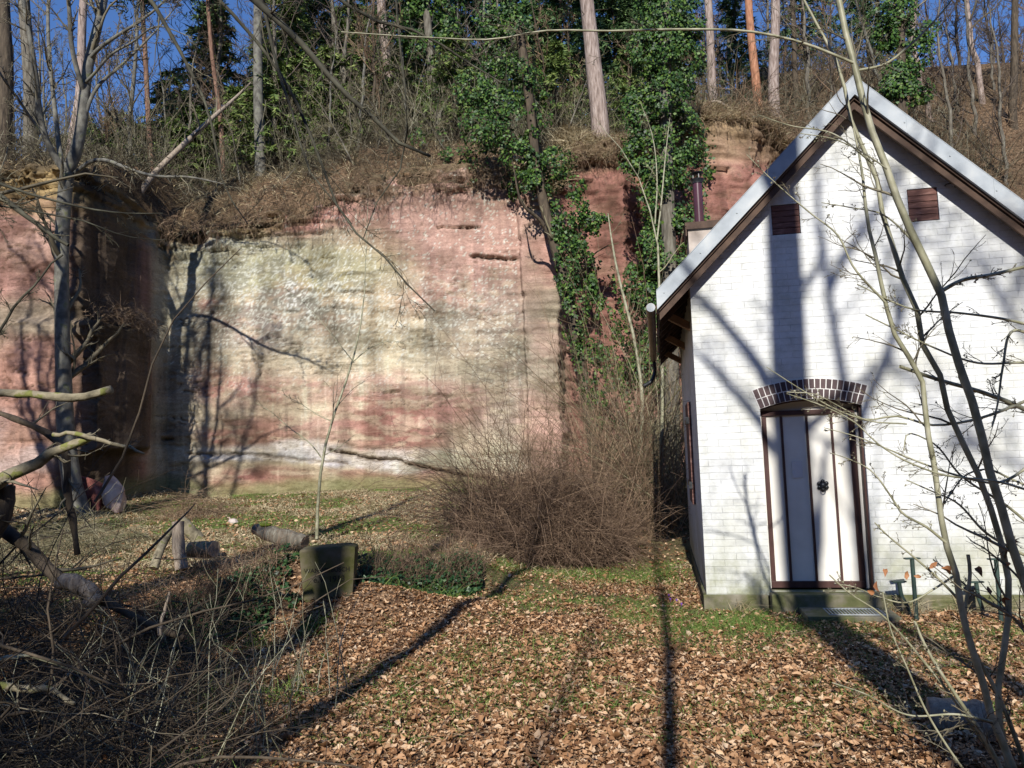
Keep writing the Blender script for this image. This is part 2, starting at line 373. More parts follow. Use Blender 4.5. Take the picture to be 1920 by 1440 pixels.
M['archbrick'] = simple('purple_black_brick', [(.2, (.035, .02, .022)), (.6, (.07, .04, .042)), (1, (.12, .075, .07))], 25, .55, .3, .003, island=.4, spec=.4)
M['mortar'] = simple('white_mortar', [(.3, (.62, .6, .58)), (.7, (.76, .75, .73))], 20, .8, .2, .002)

# ------------------------------------------------------------------ ground
def gz(x, y):
    x = np.asarray(x, float); y = np.asarray(y, float)
    z = .52 * smooth(10, 21, y) - .12 * smooth(5, 8.5, y) * smooth(0, 2, x)
    # earth bank on the left with a terrace behind it
    line = 9.9 + (x + .5) * .95
    line = np.minimum(line, 9.9)
    b = smooth(-.35, .35, y - line) * smooth(.4, -.9, x) * (1 - smooth(-7, -9, x))
    z = z + .3 * b * (1 - .5 * smooth(10, 20, y))
    z = z + .36 * np.exp(-((x + 1.85) / 1.15) ** 2 - ((y - 8.3) / .5) ** 2)
    z = z + .33 * smooth(14, 17.3, y) * smooth(-8.3, -9.8, x)
    z = z + 24 * smooth(-10, -56, y) + 12 * smooth(16, 60, np.abs(x)) * smooth(12, 2, y)  # unseen slopes added behind and beside the view to block low sky light
    z = z + .10 * (fbm(x * .6, y * .6, o=3, s=3) - .5) * smooth(.5, 3, np.abs(x - 3.3) + np.abs(y - 8) * .3) + .035 * (fbm(x * 3, y * 3, o=3, s=5) - .5)
    z = z + .12 * smooth(17.5, 21, y) * smooth(-12, -8, -np.abs(x + 3) + 0)
    return z
def groundmat():
    m_, nt, bs = newmat('leafy_soil')
    at_ = nt.nodes.new('ShaderNodeAttribute'); at_.attribute_name = 'Col'
    v = N_(nt, 'ShaderNodeTexVoronoi', Scale=22.0); tc = nt.nodes.new('ShaderNodeTexCoord'); nt.links.new(tc.outputs['Object'], v.inputs[0])
    sp = nt.nodes.new('ShaderNodeSeparateColor'); nt.links.new(v.outputs['Color'], sp.inputs[0])
    lf = ramp(nt, sp.outputs[0], [(0, (.05, .03, .02)), (.4, (.14, .085, .05)), (.7, (.24, .15, .09)), (1, (.36, .25, .16))])
    ss = nt.nodes.new('ShaderNodeSeparateColor'); nt.links.new(at_.outputs['Color'], ss.inputs[0])
    gr = ramp(nt, noise(nt, 35, 5, .7), [(.3, (.08, .075, .03)), (.55, (.17, .16, .07)), (.8, (.28, .24, .13))])
    dirt = ramp(nt, noise(nt, 9, 7, .7), [(.3, (.03, .022, .014)), (.5, (.08, .056, .034)), (.65, (.15, .11, .065)), (.85, (.28, .21, .13))])
    c = mixc(nt, ss.outputs[0], lf, gr); c = mixc(nt, ss.outputs[1], c, dirt)
    nt.links.new(c, bs.inputs['Base Color']); bs.inputs['Roughness'].default_value = .95; bs.inputs['Specular IOR Level'].default_value = .1
    bump(nt, bs, noise(nt, 18, 8, .7), .8, .04)
    return m_
M['ground'] = groundmat()
def nonuni(segs):
    out = []
    for a, b, d in segs: out.append(np.arange(a, b, d))
    return np.concatenate(out + [[segs[-1][1]]])
gx = nonuni([(-300, -30, 15), (-30, -12, 1.0), (-12, -7, .25), (-7, 7, .07), (7, 14, .3), (14, 30, 1.5), (30, 300, 15)])
gy = nonuni([(-200, -80, 15), (-80, -20, 3), (-20, 2, 1.0), (2, 13, .07), (13, 25, .2), (25, 30, 1.0)])
XX, YY = np.meshgrid(gx, gy)
ZZ = gz(XX, YY)
gcol = np.zeros((XX.size, 3))
grassm = smooth(10.3, 12.5, YY + .8 * fbm(XX, YY, o=3, s=9)) * .75
path_green = smooth(.52, .66, fbm(XX * .9, YY * 1.3, o=4, s=12))
gcol[:, 0] = np.clip(np.maximum(grassm, path_green * .8 * smooth(6, 8, YY)), 0, 1).ravel()
gcol[:, 1] = np.clip(smooth(-2.2, -3.4, XX + .6 * (YY - 5.5)) * .8, 0, 1).ravel()
nx, ny = len(gx), len(gy)
I = np.arange(nx * ny).reshape(ny, nx)
Q = np.stack([I[:-1, :-1], I[:-1, 1:], I[1:, 1:], I[1:, :-1]], -1).reshape(-1, 4)
tag(link('ground', npmesh('ground', np.stack([XX, YY, ZZ], -1).reshape(-1, 3), [Q], M['ground'], True, gcol)), kind='structure')

# ------------------------------------------------------------------ cliff
def hor(px): return 849 - .033 * (px - 960)
def Z_at(px, py, Y): return at(px, py, Y)[2]
def X_at(px, Y, py=600): return at(px, py, Y)[0]
# path points: X, Y, top z, back direction
CP = [(-60, 17, 9, 0, 1), (-30, 17.5, 9.0, 0, 1), (-14, 18.2, 9.1, 0, 1), (-12.2, 18.3, 9.0, 0, 1), (-11.2, 18.4, 9.25, 0, 1), (-10.45, 18.5, 9.2, -.5, .8),
      (-10.2, 19.6, 9.1, -1, .3), (-9.9, 21.3, 8.75, -.7, .7), (-9.75, 21.7, 8.2, 0, 1),
      (-8.0, 21.8, 8.75, 0, 1), (-6.0, 21.9, 9.15, 0, 1), (-4.5, 22, 9.85, 0, 1), (-3.6, 22, 10.15, 0, 1), (-1.8, 22, 10.25, 0, 1), (.35, 22, 10.1, 0, 1), (.42, 21.75, 9.9, 0, 1),
      (1.35, 21.9, 9.5, 0, 1), (1.6, 22.6, 10.3, 0, 1), (2.2, 23.0, 11.1, 0, 1), (3.6, 22.8, 11.2, 0, 1), (4.2, 23.3, 10.9, 0, 1), (5.3, 23.0, 11.3, 0, 1), (5.9, 22.2, 11.9, 0, 1),
      (7.6, 22.4, 12.0, 0, 1), (8.4, 23.2, 11.6, 0, 1), (11, 23.6, 9.6, 0, 1), (14, 24, 7.5, 0, 1), (30, 22, 6.5, 0, 1), (60, 20, 6, 0, 1)]
CP = np.array(CP, float)
Lp = np.concatenate([[0], np.cumsum(np.linalg.norm(np.diff(CP[:, :2], axis=0), axis=1))])
s0 = Lp[2]; s1 = Lp[25]
ss_ = np.concatenate([np.arange(0, s0, 1.5), np.arange(s0, s1, .045), np.arange(s1, Lp[-1], 1.5), [Lp[-1]]])
cx = np.interp(ss_, Lp, CP[:, 0]); cy = np.interp(ss_, Lp, CP[:, 1]); ctop = np.interp(ss_, Lp, CP[:, 2])
cbx = np.interp(ss_, Lp, CP[:, 3]); cby = np.interp(ss_, Lp, CP[:, 4])
e_ = .12
dx = np.interp(ss_ + e_, Lp, CP[:, 0]) - np.interp(ss_ - e_, Lp, CP[:, 0]); dy = np.interp(ss_ + e_, Lp, CP[:, 1]) - np.interp(ss_ - e_, Lp, CP[:, 1])
ln_ = np.hypot(dx, dy) + 1e-9; nx_ = dy / ln_; ny_ = -dx / ln_
topn = .35 * (fbm(ss_ * 1.1, ss_ * 0, o=4, s=21) - .5)
NR = 230
tt = np.linspace(0, 1, NR)[:, None]
zb = gz(cx, cy) - .35
Z = zb[None] + (ctop + topn - zb)[None] * tt
S = np.broadcast_to(ss_[None], Z.shape); CX = np.broadcast_to(cx[None], Z.shape); CY = np.broadcast_to(cy[None], Z.shape)
main = smooth(-9.9, -9.7, CX) * (1 - smooth(.2, .4, CX))
left = 1 - smooth(-10.0, -9.9, CX)
rough_r = smooth(.6, 1.8, CX)
zd = Z + .035 * S + .5 * (fbm(S * .25, Z * .25, o=3, s=31) - .5)          # dipping bedding coordinate
bed = fbm(zd * 2.2, zd * 0 + 3, S * .12, o=4, s=33)
bedfine = fbm(zd * 9, zd * 0 + 7, S * .5, o=3, s=35)
disp = .5 * (fbm(S * .28, Z * .22, o=3, s=41) - .5) * (.3 + .35 * (1 - main))
disp += (bed - .5) * (.10 + .2 * rough_r + .06 * left) + (bedfine - .5) * (.045 + .05 * rough_r)
disp += .05 * (fbm(S * 4, Z * 4, o=4, s=43) - .5)
# the rough broken crown of the cliff
near_top = smooth(1.5, .1, (ctop + topn)[None] - Z) 
disp += near_top * .55 * (fbm(S * .9, Z * 2.2, o=4, s=45) - .45) - near_top**2 * .35
blk = vnoise(np.floor(S * 1.3) * 3.1, np.floor(Z * 1.7 + vnoise(S * .5, S * 0) * 2) * 2.7, s=47)
disp += near_top * (vnoise(np.floor(zd * 5.5 + .6 * vnoise(S * .9, S * 0, s=191)) * 1.7, S * .9, s=193) - .5) * .55
disp += near_top * (fbm(S * 3.2, Z * 5, o=4, s=195) - .5) * .45
disp += (blk - .5) * (.3 * rough_r * smooth(6.5, 9, Z) + .5 * near_top)
# vertical joints on the buttress and right faces
jt = fbm(S * 1.6, Z * .12, o=2, s=49)
disp += (np.round(jt * 4) / 4 - .5) * (.35 * left * (1 - main)) + (np.round(vnoise(S * .8, Z * .33, s=181) * 3) / 3 - .5) * (.22 * rough_r + .14 * left)
# named fissures on the main face (X, Z polylines; real grooves)
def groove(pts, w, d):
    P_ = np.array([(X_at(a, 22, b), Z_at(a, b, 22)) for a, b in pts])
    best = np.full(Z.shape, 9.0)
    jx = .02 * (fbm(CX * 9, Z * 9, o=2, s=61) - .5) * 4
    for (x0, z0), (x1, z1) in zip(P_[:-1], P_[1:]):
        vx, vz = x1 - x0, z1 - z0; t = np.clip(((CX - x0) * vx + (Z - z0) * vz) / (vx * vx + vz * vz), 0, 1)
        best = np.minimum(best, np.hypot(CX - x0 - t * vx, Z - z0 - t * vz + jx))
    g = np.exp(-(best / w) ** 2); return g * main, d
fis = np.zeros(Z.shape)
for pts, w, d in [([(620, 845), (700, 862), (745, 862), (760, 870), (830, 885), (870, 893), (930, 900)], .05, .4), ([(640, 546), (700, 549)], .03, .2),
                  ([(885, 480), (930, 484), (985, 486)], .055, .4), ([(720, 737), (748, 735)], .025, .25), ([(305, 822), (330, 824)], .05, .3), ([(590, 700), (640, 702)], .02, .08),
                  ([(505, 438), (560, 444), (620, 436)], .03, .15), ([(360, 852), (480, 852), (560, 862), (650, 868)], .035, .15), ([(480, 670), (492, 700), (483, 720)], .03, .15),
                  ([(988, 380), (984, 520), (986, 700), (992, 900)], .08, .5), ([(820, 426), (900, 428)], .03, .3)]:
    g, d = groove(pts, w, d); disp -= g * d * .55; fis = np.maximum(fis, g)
# thin broken bedding cracks and small ledges everywhere
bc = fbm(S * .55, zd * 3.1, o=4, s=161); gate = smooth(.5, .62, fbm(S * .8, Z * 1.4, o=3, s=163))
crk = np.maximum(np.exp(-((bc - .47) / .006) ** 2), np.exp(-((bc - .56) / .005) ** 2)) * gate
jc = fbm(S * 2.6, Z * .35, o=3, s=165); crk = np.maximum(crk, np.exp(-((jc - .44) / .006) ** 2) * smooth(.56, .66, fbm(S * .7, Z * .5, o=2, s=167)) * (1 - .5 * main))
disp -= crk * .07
fl = smooth(.55, .57, fbm(S * 1.1, Z * 2.6, o=4, s=169)); disp -= fl * .035; side0 = smooth(Lp[5] - .1, Lp[5] + .3, S) * (1 - smooth(Lp[7], Lp[8], S)); disp *= 1 - .6 * side0
# lower pillar of the buttress stands proud, with a ledge over it; undercut at its foot
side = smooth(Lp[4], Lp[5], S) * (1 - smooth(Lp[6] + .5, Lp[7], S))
ledge = smooth(5.35, 5.1, Z + .25 * (fbm(S * 2, Z, o=2, s=51) - .5))
shiftx = .58 * ledge * side
front_push = .25 * ledge * smooth(Lp[3] - 2, Lp[4], S) * (1 - smooth(Lp[7] - .3, Lp[7], S))
cut = smooth(2.15, 1.95, Z) * side
shiftx -= .5 * cut
VX = CX + nx_[None] * disp + shiftx; VY = CY + ny_[None] * disp - front_push; VZ = Z.copy()
ext = [(.15, .06), (.5, .14), (1.0, .3), (1.8, .45), (3.0, .6)]
EX = np.stack([VX[-1] + cbx * a for a, b in ext]); EY = np.stack([VY[-1] + cby * a for a, b in ext]); EZ = np.stack([VZ[-1] + b * .8 for a, b in ext])
VX = np.vstack([VX, EX]); VY = np.vstack([VY, EY]); VZ = np.vstack([VZ, EZ])
# ---- rock colours (stains, beds, lichens; shade painted on side face and in fissures), in cliff coordinates
Yd = np.where(left > .5, 18.5, 22.0)
PXe = 960 + F * CX / Yd; PYe = hor(PXe) - F * (Z - 1.7) / Yd
wa = 60 * (fbm(CX * .7, Z * .7, o=4, s=71) - .5); wb = 46 * (fbm(CX * .5, Z * 1.2, o=4, s=73) - .5)
PXw = PXe + wa; PYw = PYe + wb - .03 * (PXe - 600)
def C3(*c): return np.array(c, float)
n1 = fbm(CX * .8, zd * 1.6, o=5, s=75); n2 = fbm(CX * 2.5, zd * 7, o=4, s=77); n3 = fbm(CX * 12, zd * 26, o=3, s=79)
streak = fbm(S * 6, Z * .35, o=4, s=81); streak2 = fbm(S * 14, Z * .8, o=3, s=83); speck = fbm(CX * 22, Z * 22, o=2, s=85)
c = np.empty(Z.shape + (3,))
c[:] = C3(.38, .315, .225)
def mx(a, col, k):
    k = np.clip(k, 0, 1)[..., None]; return a * (1 - k) + np.asarray(col) * k
c = mx(c, C3(.40, .22, .18), smooth(.45, .65, n1))
def blob(x, y, rx, ry, col, k=1.0, edge=.5):
    global c
    d = np.hypot((PXw - x) / rx, (PYw - (y - .03 * (x - 600))) / ry)
    c = mx(c, col, k * smooth(1 + edge, 1 - edge, d + .5 * (n2 - .5)))
PINK = C3(.44, .28, .235); RED = C3(.31, .15, .125); CREAM = C3(.55, .48, .35); OLIVE = C3(.27, .26, .15); GREY = C3(.27, .245, .20); WHITE = C3(.55, .52, .48); LICH = C3(.40, .43, .33)
blob(860, 430, 190, 140, PINK, .95); blob(640, 760, 300, 40, PINK, .45); blob(930, 560, 90, 90, PINK, .55); blob(740, 560, 120, 40, PINK, .6)
blob(620, 500, 110, 50, OLIVE, .7); blob(700, 520, 80, 90, C3(.38, .34, .2), .5); blob(440, 480, 120, 60, C3(.38, .40, .28), .6); blob(600, 500, 150, 45, C3(.36, .35, .21), .4)
blob(560, 640, 160, 60, C3(.36, .31, .27), .7); blob(760, 650, 160, 60, C3(.43, .37, .25), .7); blob(700, 690, 260, 28, CREAM, .75)
blob(870, 660, 90, 80, GREY, .5); blob(780, 735, 180, 30, PINK, .7); blob(650, 775, 250, 14, CREAM, .6)
blob(770, 800, 120, 48, RED, .92); blob(880, 800, 90, 30, PINK, .7); blob(470, 820, 100, 40, C3(.27, .13, .105), .75); blob(590, 820, 60, 40, PINK, .6)
blob(640, 855, 330, 16, WHITE, .85); blob(450, 862, 130, 12, C3(.5, .5, .52), .8); blob(700, 870, 130, 12, C3(.45, .44, .46), .7); blob(830, 870, 90, 12, OLIVE, .6)
blob(470, 910, 120, 22, RED, .8); blob(740, 900, 120, 18, RED, .85); blob(900, 850, 80, 50, C3(.4, .38, .27), .7); blob(955, 700, 50, 160, GREY, .7)
blob(330, 700, 45, 260, C3(.33, .31, .22), .8); blob(390, 640, 60, 60, GREY, .5)
blob(1030, 820, 60, 90, PINK, .9); blob(1030, 640, 50, 100, GREY, .6)
# beds: pale and red laminae
lam = smooth(.50, .62, n2) * (main + .3) * .3
c = mx(c, CREAM, lam * smooth(3.6, 2.4, np.abs(Z - 4.0)))
c = mx(c, c * .78, smooth(.56, .7, n3) * .35)
c = mx(c, c * C3(.62, .60, .62), smooth(.55, .75, streak) * .6 * main)
c = mx(c, np.minimum(c * 1.5 + .04, .6), smooth(.62, .8, streak2) * .45 * main * smooth(7, 4, Z))
# whitish lichen speckle on the upper left of the face
lz = np.exp(-(((PXe - 560) / 190) ** 2 + ((PYe - 560 - (PXe - 560) * .12) / 95) ** 2)) + .4 * np.exp(-(((PXe - 860) / 90) ** 2 + ((PYe - 590) / 70) ** 2)) + .6 * np.exp(-(((PXe - 390) / 60) ** 2 + ((PYe - 450) / 40) ** 2))
c = mx(c, C3(.2, .205, .18), np.clip(lz, 0, 1) * smooth(.42, .6, fbm(CX * 3, Z * 4, o=5, s=87)) * .75 * main)
c = mx(c, C3(.58, .6, .54), np.clip(lz * 1.1, 0, 1) * smooth(.59, .62, fbm(CX * 19, Z * 24, o=4, s=89) + .14 * (fbm(CX * 2.2, Z * 3.4, o=4, s=90) - .5)) * .85 * main)
c = mx(c, C3(.6, .62, .55), .7 * smooth(.72, .76, speck) * main * smooth(2.5, 5, Z))
# buttress
lc = np.empty_like(c); lc[:] = C3(.33, .19, .16)
lc = mx(lc, C3(.42, .27, .22), smooth(.45, .62, n1)); lc = mx(lc, C3(.33, .25, .12), smooth(7.6, 8.3, Z + 1.2 * (n1 - .5)) * .9)
lc = mx(lc, C3(.27, .23, .17), smooth(.75, .2, np.abs(Z - 5.25 + .8 * (n1 - .5))) * .85)
lc = mx(lc, C3(.43, .25, .19), smooth(5.0, 4.2, Z) * .5); lc = mx(lc, C3(.48, .42, .41), smooth(.8, .1, np.abs(Z - 2.1 + (n1 - .5) * 2)) * .55)
lc = mx(lc, C3(.085, .065, .045), side * .95)  # shade of the side face painted in, nearly black
lc = mx(lc, lc * .6, smooth(.5, .75, streak) * .6); lc = mx(lc, lc * .75, smooth(.55, .7, n3) * .5)
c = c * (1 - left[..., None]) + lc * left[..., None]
# right hand red rock
rc = np.empty_like(c); rc[:] = C3(.26, .13, .105); rc = mx(rc, C3(.36, .21, .165), smooth(.5, .66, n1)); rc = mx(rc, C3(.17, .10, .07), smooth(.52, .7, n2) * .6)
rc = mx(rc, C3(.26, .20, .12), smooth(9.8, 10.8, Z + (n1 - .5) * 1.5) * .6); rc = mx(rc, rc * .65, smooth(.5, .75, streak) * .5)
k = smooth(1.3, 1.9, CX)[..., None]; c = c * (1 - k) + rc * k
c = mx(c, C3(.12, .09, .065), fis * .8); c = mx(c, C3(.13, .10, .075), crk * .75); c = mx(c, c * .86, fl * .6)  # fissures painted dark for the shade their coarse grooves lack; cracks darkened too
st3 = fbm(S * 2.2, Z * .22, o=5, s=171); c = mx(c, c * C3(.55, .52, .5), smooth(.5, .72, st3) * .6)
bl3 = fbm(S * 1.4, Z * 1.2, o=5, s=173); c = mx(c, c * C3(.62, .62, .58), smooth(.5, .66, bl3) * .6); c = mx(c, np.minimum(c * 1.3, .64), smooth(.54, .4, bl3) * .6)
# soil, moss and litter at the broken crown
c = mx(c, c * .5, near_top * smooth(.5, .62, fbm(S * 2, Z * 7, o=4, s=197)) * .8); c = mx(c, C3(.33, .26, .13), near_top * smooth(.55, .65, fbm(S * .6, Z, o=3, s=199)) * .6)
soil = near_top * smooth(.50, .64, fbm(S * 1.5, Z * 2.5, o=4, s=91) + .25 * smooth(.5, 0, (ctop + topn)[None] - Z))
c = mx(c, C3(.15, .115, .07), soil * .95)
c = mx(c, C3(.19, .2, .09), smooth(.5, .15, Z - zb[None] - .35 + .3 * (n1 - .5)) * .7)
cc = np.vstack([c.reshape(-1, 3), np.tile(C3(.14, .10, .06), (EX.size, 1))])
def rockmat():
    m_, nt, bs = newmat('sandstone')
    a = nt.nodes.new('ShaderNodeAttribute'); a.attribute_name = 'Col'
    f1 = noise(nt, 14, 9, .7, sc=(1, 1, 1.4)); f2 = noise(nt, 3.0, 6, .6, sc=(1, 1, 2))
    c1 = mixc(nt, ramp(nt, f1, [(.3, (.0, .0, .0)), (.7, (1, 1, 1))]), (.74, .72, .7), (1.2, 1.2, 1.18))
    c2 = mixc(nt, 1.0, a.outputs['Color'], c1, 'MULTIPLY')
    nt.links.new(c2, bs.inputs['Base Color']); bs.inputs['Roughness'].default_value = .9; bs.inputs['Specular IOR Level'].default_value = .15
    fb = noise(nt, .9, 8, .62, sc=(.45, .45, 5.5), dist=.15)
    ln = ramp(nt, fb, [(.46, (1, 1, 1)), (.468, (.5, .46, .42)), (.476, (1, 1, 1)), (.55, (1, 1, 1)), (.556, (.62, .58, .54)), (.562, (1.0, 1, 1)), (.60, (1, 1, 1)), (.612, (1.3, 1.27, 1.2)), (.63, (1, 1, 1))])
    gt = ramp(nt, noise(nt, .8, 3, .5), [(.45, (.0, .0, .0)), (.62, (1, 1, 1))])
    c3 = mixc(nt, gt, c2, mixc(nt, 1.0, c2, ln, 'MULTIPLY'))
    gr = ramp(nt, noise(nt, 60, 4, .7, sc=(1, 1, 1.6)), [(.3, (.78, .78, .78)), (.7, (1.2, 1.2, 1.2))])
    nt.links.new(mixc(nt, 1.0, c3, gr, 'MULTIPLY'), bs.inputs['Base Color'])
    ad = N_(nt, 'ShaderNodeMath'); nt.links.new(f1, ad.inputs[0]); nt.links.new(f2, ad.inputs[1])
    a2 = N_(nt, 'ShaderNodeMath', operation='MULTIPLY_ADD'); nt.links.new(ln, a2.inputs[0]); a2.inputs[1].default_value = .5; nt.links.new(ad.outputs[0], a2.inputs[2])
    bump(nt, bs, a2.outputs[0], .55, .04)
    return m_
M['rock'] = rockmat()
nr, nc = VX.shape
I = np.arange(nr * nc).reshape(nr, nc)
Q = np.stack([I[:-1, :-1], I[:-1, 1:], I[1:, 1:], I[1:, :-1]], -1).reshape(-1, 4)
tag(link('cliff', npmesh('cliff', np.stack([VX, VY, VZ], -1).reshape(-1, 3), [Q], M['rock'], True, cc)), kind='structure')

# ------------------------------------------------------------------ hillside above
def cl(x): return np.interp(x, [-60, -30, -14, -10.5, -10.0, -8, 0, 1.5, 2.2, 5.3, 6, 8, 14, 30, 60], [17, 17.5, 18.2, 18.5, 21.6, 21.8, 22, 22.4, 23, 23, 22.3, 22.8, 24, 22, 20])
def ct(x): return np.interp(x, [-60, -14, -10.3, -9.8, -8, -6, -4.5, 0, 1.4, 2.2, 5.3, 6, 8, 11, 14, 30, 60], [9, 9, 9.1, 8.6, 8.8, 9.2, 9.85, 10.1, 9.8, 11, 11.2, 11.8, 11.9, 9.5, 7.4, 6.4, 6])
def hz(x, y):
    x = np.asarray(x, float); y = np.asarray(y, float); t = y - cl(x)
    w = smooth(1.5, 5, x); wl = smooth(-9.2, -10.4, x)
    bankh = (2.6 * (1 - w) * (1 - wl) + .4 * w + .9 * wl)
    z = ct(x) + .25 + bankh * (1 - np.exp(-np.maximum(t - .4, 0) / 2.6)) + np.maximum(t, 0) * (.10 + .13 * smooth(6, 16, x))
    z = z + smooth(8, 13.5, x) * .72 * np.clip(t, 0, 13)
    z = z + .6 * (fbm(x * .35, y * .35, o=4, s=101) - .5) + .25 * (fbm(x * 1.6, y * 1.6, o=3, s=103) - .5)
    return z - .6 * smooth(.8, .2, t)
hx = nonuni([(-150, -20, 6), (-20, 20, .25), (20, 150, 6)]); ht = nonuni([(.25, 14, .25), (14, 40, 1.5), (40, 260, 12)])
HX, HT = np.meshgrid(hx, ht); HY = HT + cl(HX)
I = np.arange(HX.size).reshape(HX.shape)
Q = np.stack([I[:-1, :-1], I[:-1, 1:], I[1:, 1:], I[1:, :-1]], -1).reshape(-1, 4)
hc = np.zeros((HX.size, 3)); hc[:, 1] = np.clip(smooth(.35, .55, fbm(HX * .7, HY * .7, o=4, s=105)) * .5 + .5, 0, 1).ravel()
tag(link('hillside', npmesh('hillside', np.stack([HX, HY, hz(HX, HY)], -1).reshape(-1, 3), [Q], M['ground'], True, hc)), kind='structure')
#PART2
# ------------------------------------------------------------------ the house
HA = radians(-10.6)
HC = np.array([2.087, 8.738, 0.0])
he = np.array([cos(HA), sin(HA), 0]); hw = np.array([-sin(HA), cos(HA), 0])
house = empty('brick_house', HC, 'small white painted brick house with steep gable roof, standing below the cliff', 'house', rz=HA)
W, LEN, AP = 3.72, 4.6, 1.86
def zl(u): return 3.60 + 1.0 * (u if u < AP else 2 * AP - u)
DU0, DU1, DZ0 = .69, 1.76, .10
AR, AZC, AUC = 1.635, .55, 1.225
def arch(u): return AZC + math.sqrt(AR * AR - (u - AUC) ** 2)
us = sorted(set([0, AP, W, DU0, DU1, .945, 1.253, 2.39, 2.70] + list(np.linspace(DU0, DU1, 13))))
mb = MB()
VENTS = [(.945, 1.253, 4.06, 4.41), (2.39, 2.70, 4.085, 4.455)]
for a, b in zip(us[:-1], us[1:]):
    mid = (a + b) / 2; holes = []
    if DU0 < mid < DU1: holes.append((DZ0, DZ0, arch(a), arch(b)))
    for v in VENTS:
        if v[0] < mid < v[1]: holes.append((v[2], v[2], v[3], v[3]))
    lo = (0.05, 0.05)
    for h in holes + [(zl(a) + .05, zl(b) + .05, None, None)]:
        mb.add([(a, 0, lo[0]), (b, 0, lo[1]), (b, 0, h[1]), (a, 0, h[0])], [(0, 1, 2, 3)])
        if h[2] is None: break
        mb.add([(a, 0, h[2]), (b, 0, h[3]), (b, .22, h[3]), (a, .22, h[2])], [(0, 1, 2, 3)])
        lo = (h[2], h[3])
for (u0, z0, z1) in [(DU0, DZ0, arch(DU0)), (DU1, DZ0, arch(DU1))] + [(u, v[2], v[3]) for v in VENTS for u in v[:2]]:
    mb.add([(u0, 0, z0), (u0, .22, z0), (u0, .22, z1), (u0, 0, z1)], [(0, 1, 2, 3)])
mb.add([(0, 0, .05), (0, LEN, .05), (0, LEN, zl(0)), (0, 0, zl(0))], [(0, 1, 2, 3)])
mb.add([(W, 0, .05), (W, LEN, .05), (W, LEN, zl(W)), (W, 0, zl(W))], [(0, 1, 2, 3)])
mb.add([(0, LEN, .05), (W, LEN, .05), (W, LEN, zl(W)), (AP, LEN, zl(AP)), (0, LEN, zl(0))], [(0, 1, 2, 3, 4)])
mb.build('wall', M['wall'], house)
# plinth
mb = MB(); mb.box((.31, .28, -.16), (.69, .62, .44)); mb.box((2.80, .28, -.16), (1.9, .62, .44)); mb.box((1.86, 2.62, -.165), (3.76, 4.04, .43))
mb.build('plinth', M['concrete'], house, bevel=.012)
mb = MB(); mb.box((1.25, -.02, -.085), (1.16, .34, .355)); mb.build('threshold', M['concrete'], house, bevel=.02)
# roof slabs with their soffit
for sgn in (0, 1):
    f = (lambda u: u) if sgn == 0 else (lambda u: 2 * AP - u)
    mb = MB(); e0 = -.36
    mb.prism([(f(e0), -.22, zl(e0)), (f(AP), -.22, zl(AP)), (f(AP), -.22, zl(AP) + .20), (f(e0), -.22, zl(e0) + .20)], (0, LEN + .42, 0))
    rf = mb.build('roof', M['soffit'], house)
    mb = MB(); e1 = -.385
    mb.prism([(f(e1), -.262, zl(e1) + .035), (f(AP), -.262, zl(AP) + .035), (f(AP), -.262, zl(AP) + .245), (f(e1), -.262, zl(e1) + .245)], (0, .038, 0))
    mb.prism([(f(e1), -.262, zl(e1) + .249), (f(AP), -.262, zl(AP) + .249), (f(AP), -.262, zl(AP) + .258), (f(e1), -.262, zl(e1) + .258)], (0, LEN + .5, 0))
    # seams of the flashing sheets
    for q in (.55, 1.35) if sgn else (.3, 1.05):
        mb.prism([(f(q), -.2655, zl(q) + .04), (f(q + .012), -.2655, zl(q + .012) + .04), (f(q + .012), -.2655, zl(q + .012) + .24), (f(q), -.2655, zl(q) + .24)], (0, .003, 0))
    for q in np.arange(-.3, 1.8, .42):
        mb.box((f(q), -.266, zl(q) + .14), (.014, .008, .014))
    fl = mb.build('verge_flashing', M['zinc'], rf)
    mb = MB()
    mb.prism([(f(e0), -.19, zl(e0) - .10), (f(AP), -.19, zl(AP) - .10), (f(AP), -.19, zl(AP) - .002), (f(e0), -.19, zl(e0) - .002)], (0, .035, 0))
    mb.build('bargeboard', M['soffit'], rf)
    for v in np.arange(.02, 4.6, .5) + .35:
        mb = MB(); mb.prism([(f(e0 + .02), v, zl(e0) - .085), (f(.0), v, zl(0) - .105), (f(0), v, zl(0) - .002), (f(e0 + .02), v, zl(e0) + .018)], (0, .07, 0)); mb.build('rafter', M['soffit'], rf)
# gutter with its joint rings and spout
mb = MB(); GU, GZ = -.455, 3.275
mb.tube([(GU, -.27, GZ), (GU, 4.7, GZ - .03)], .053, 14)
gut = mb.build('gutter', M['copper'], house, sm=True)
for v in (.12, .55, 1.1, 1.75, 2.1, 2.4, 3.1, 3.9):
    mb = MB(); mb.tube([(GU, v, GZ), (GU, v + .02, GZ)], .057, 14); mb.build('gutter_ring', M['iron'], gut, sm=True)
mb = MB(); mb.tube([(GU, -.282, GZ), (GU, -.272, GZ)], .05, 14); mb.build('end_cap', M['zinc'], gut)
mb = MB(); mb.tube(resample([(GU, 4.6, GZ), (GU, 4.62, GZ - .3), (GU - .06, 4.6, GZ - .42), (GU - .2, 4.55, GZ - .5)], [1, 1], 9)[0], .034, 10)
mb.build('spout', M['iron'], gut, sm=True)
for v in (.45, 2.3, 4.2):
    mb = MB(); mb.prism([(-.39, v, 3.33), (-.005, v, 3.10), (-.005, v, 3.20), (-.39, v, 3.43)], (0, .10, 0)); mb.build('eave_strut', M['beam'], house)
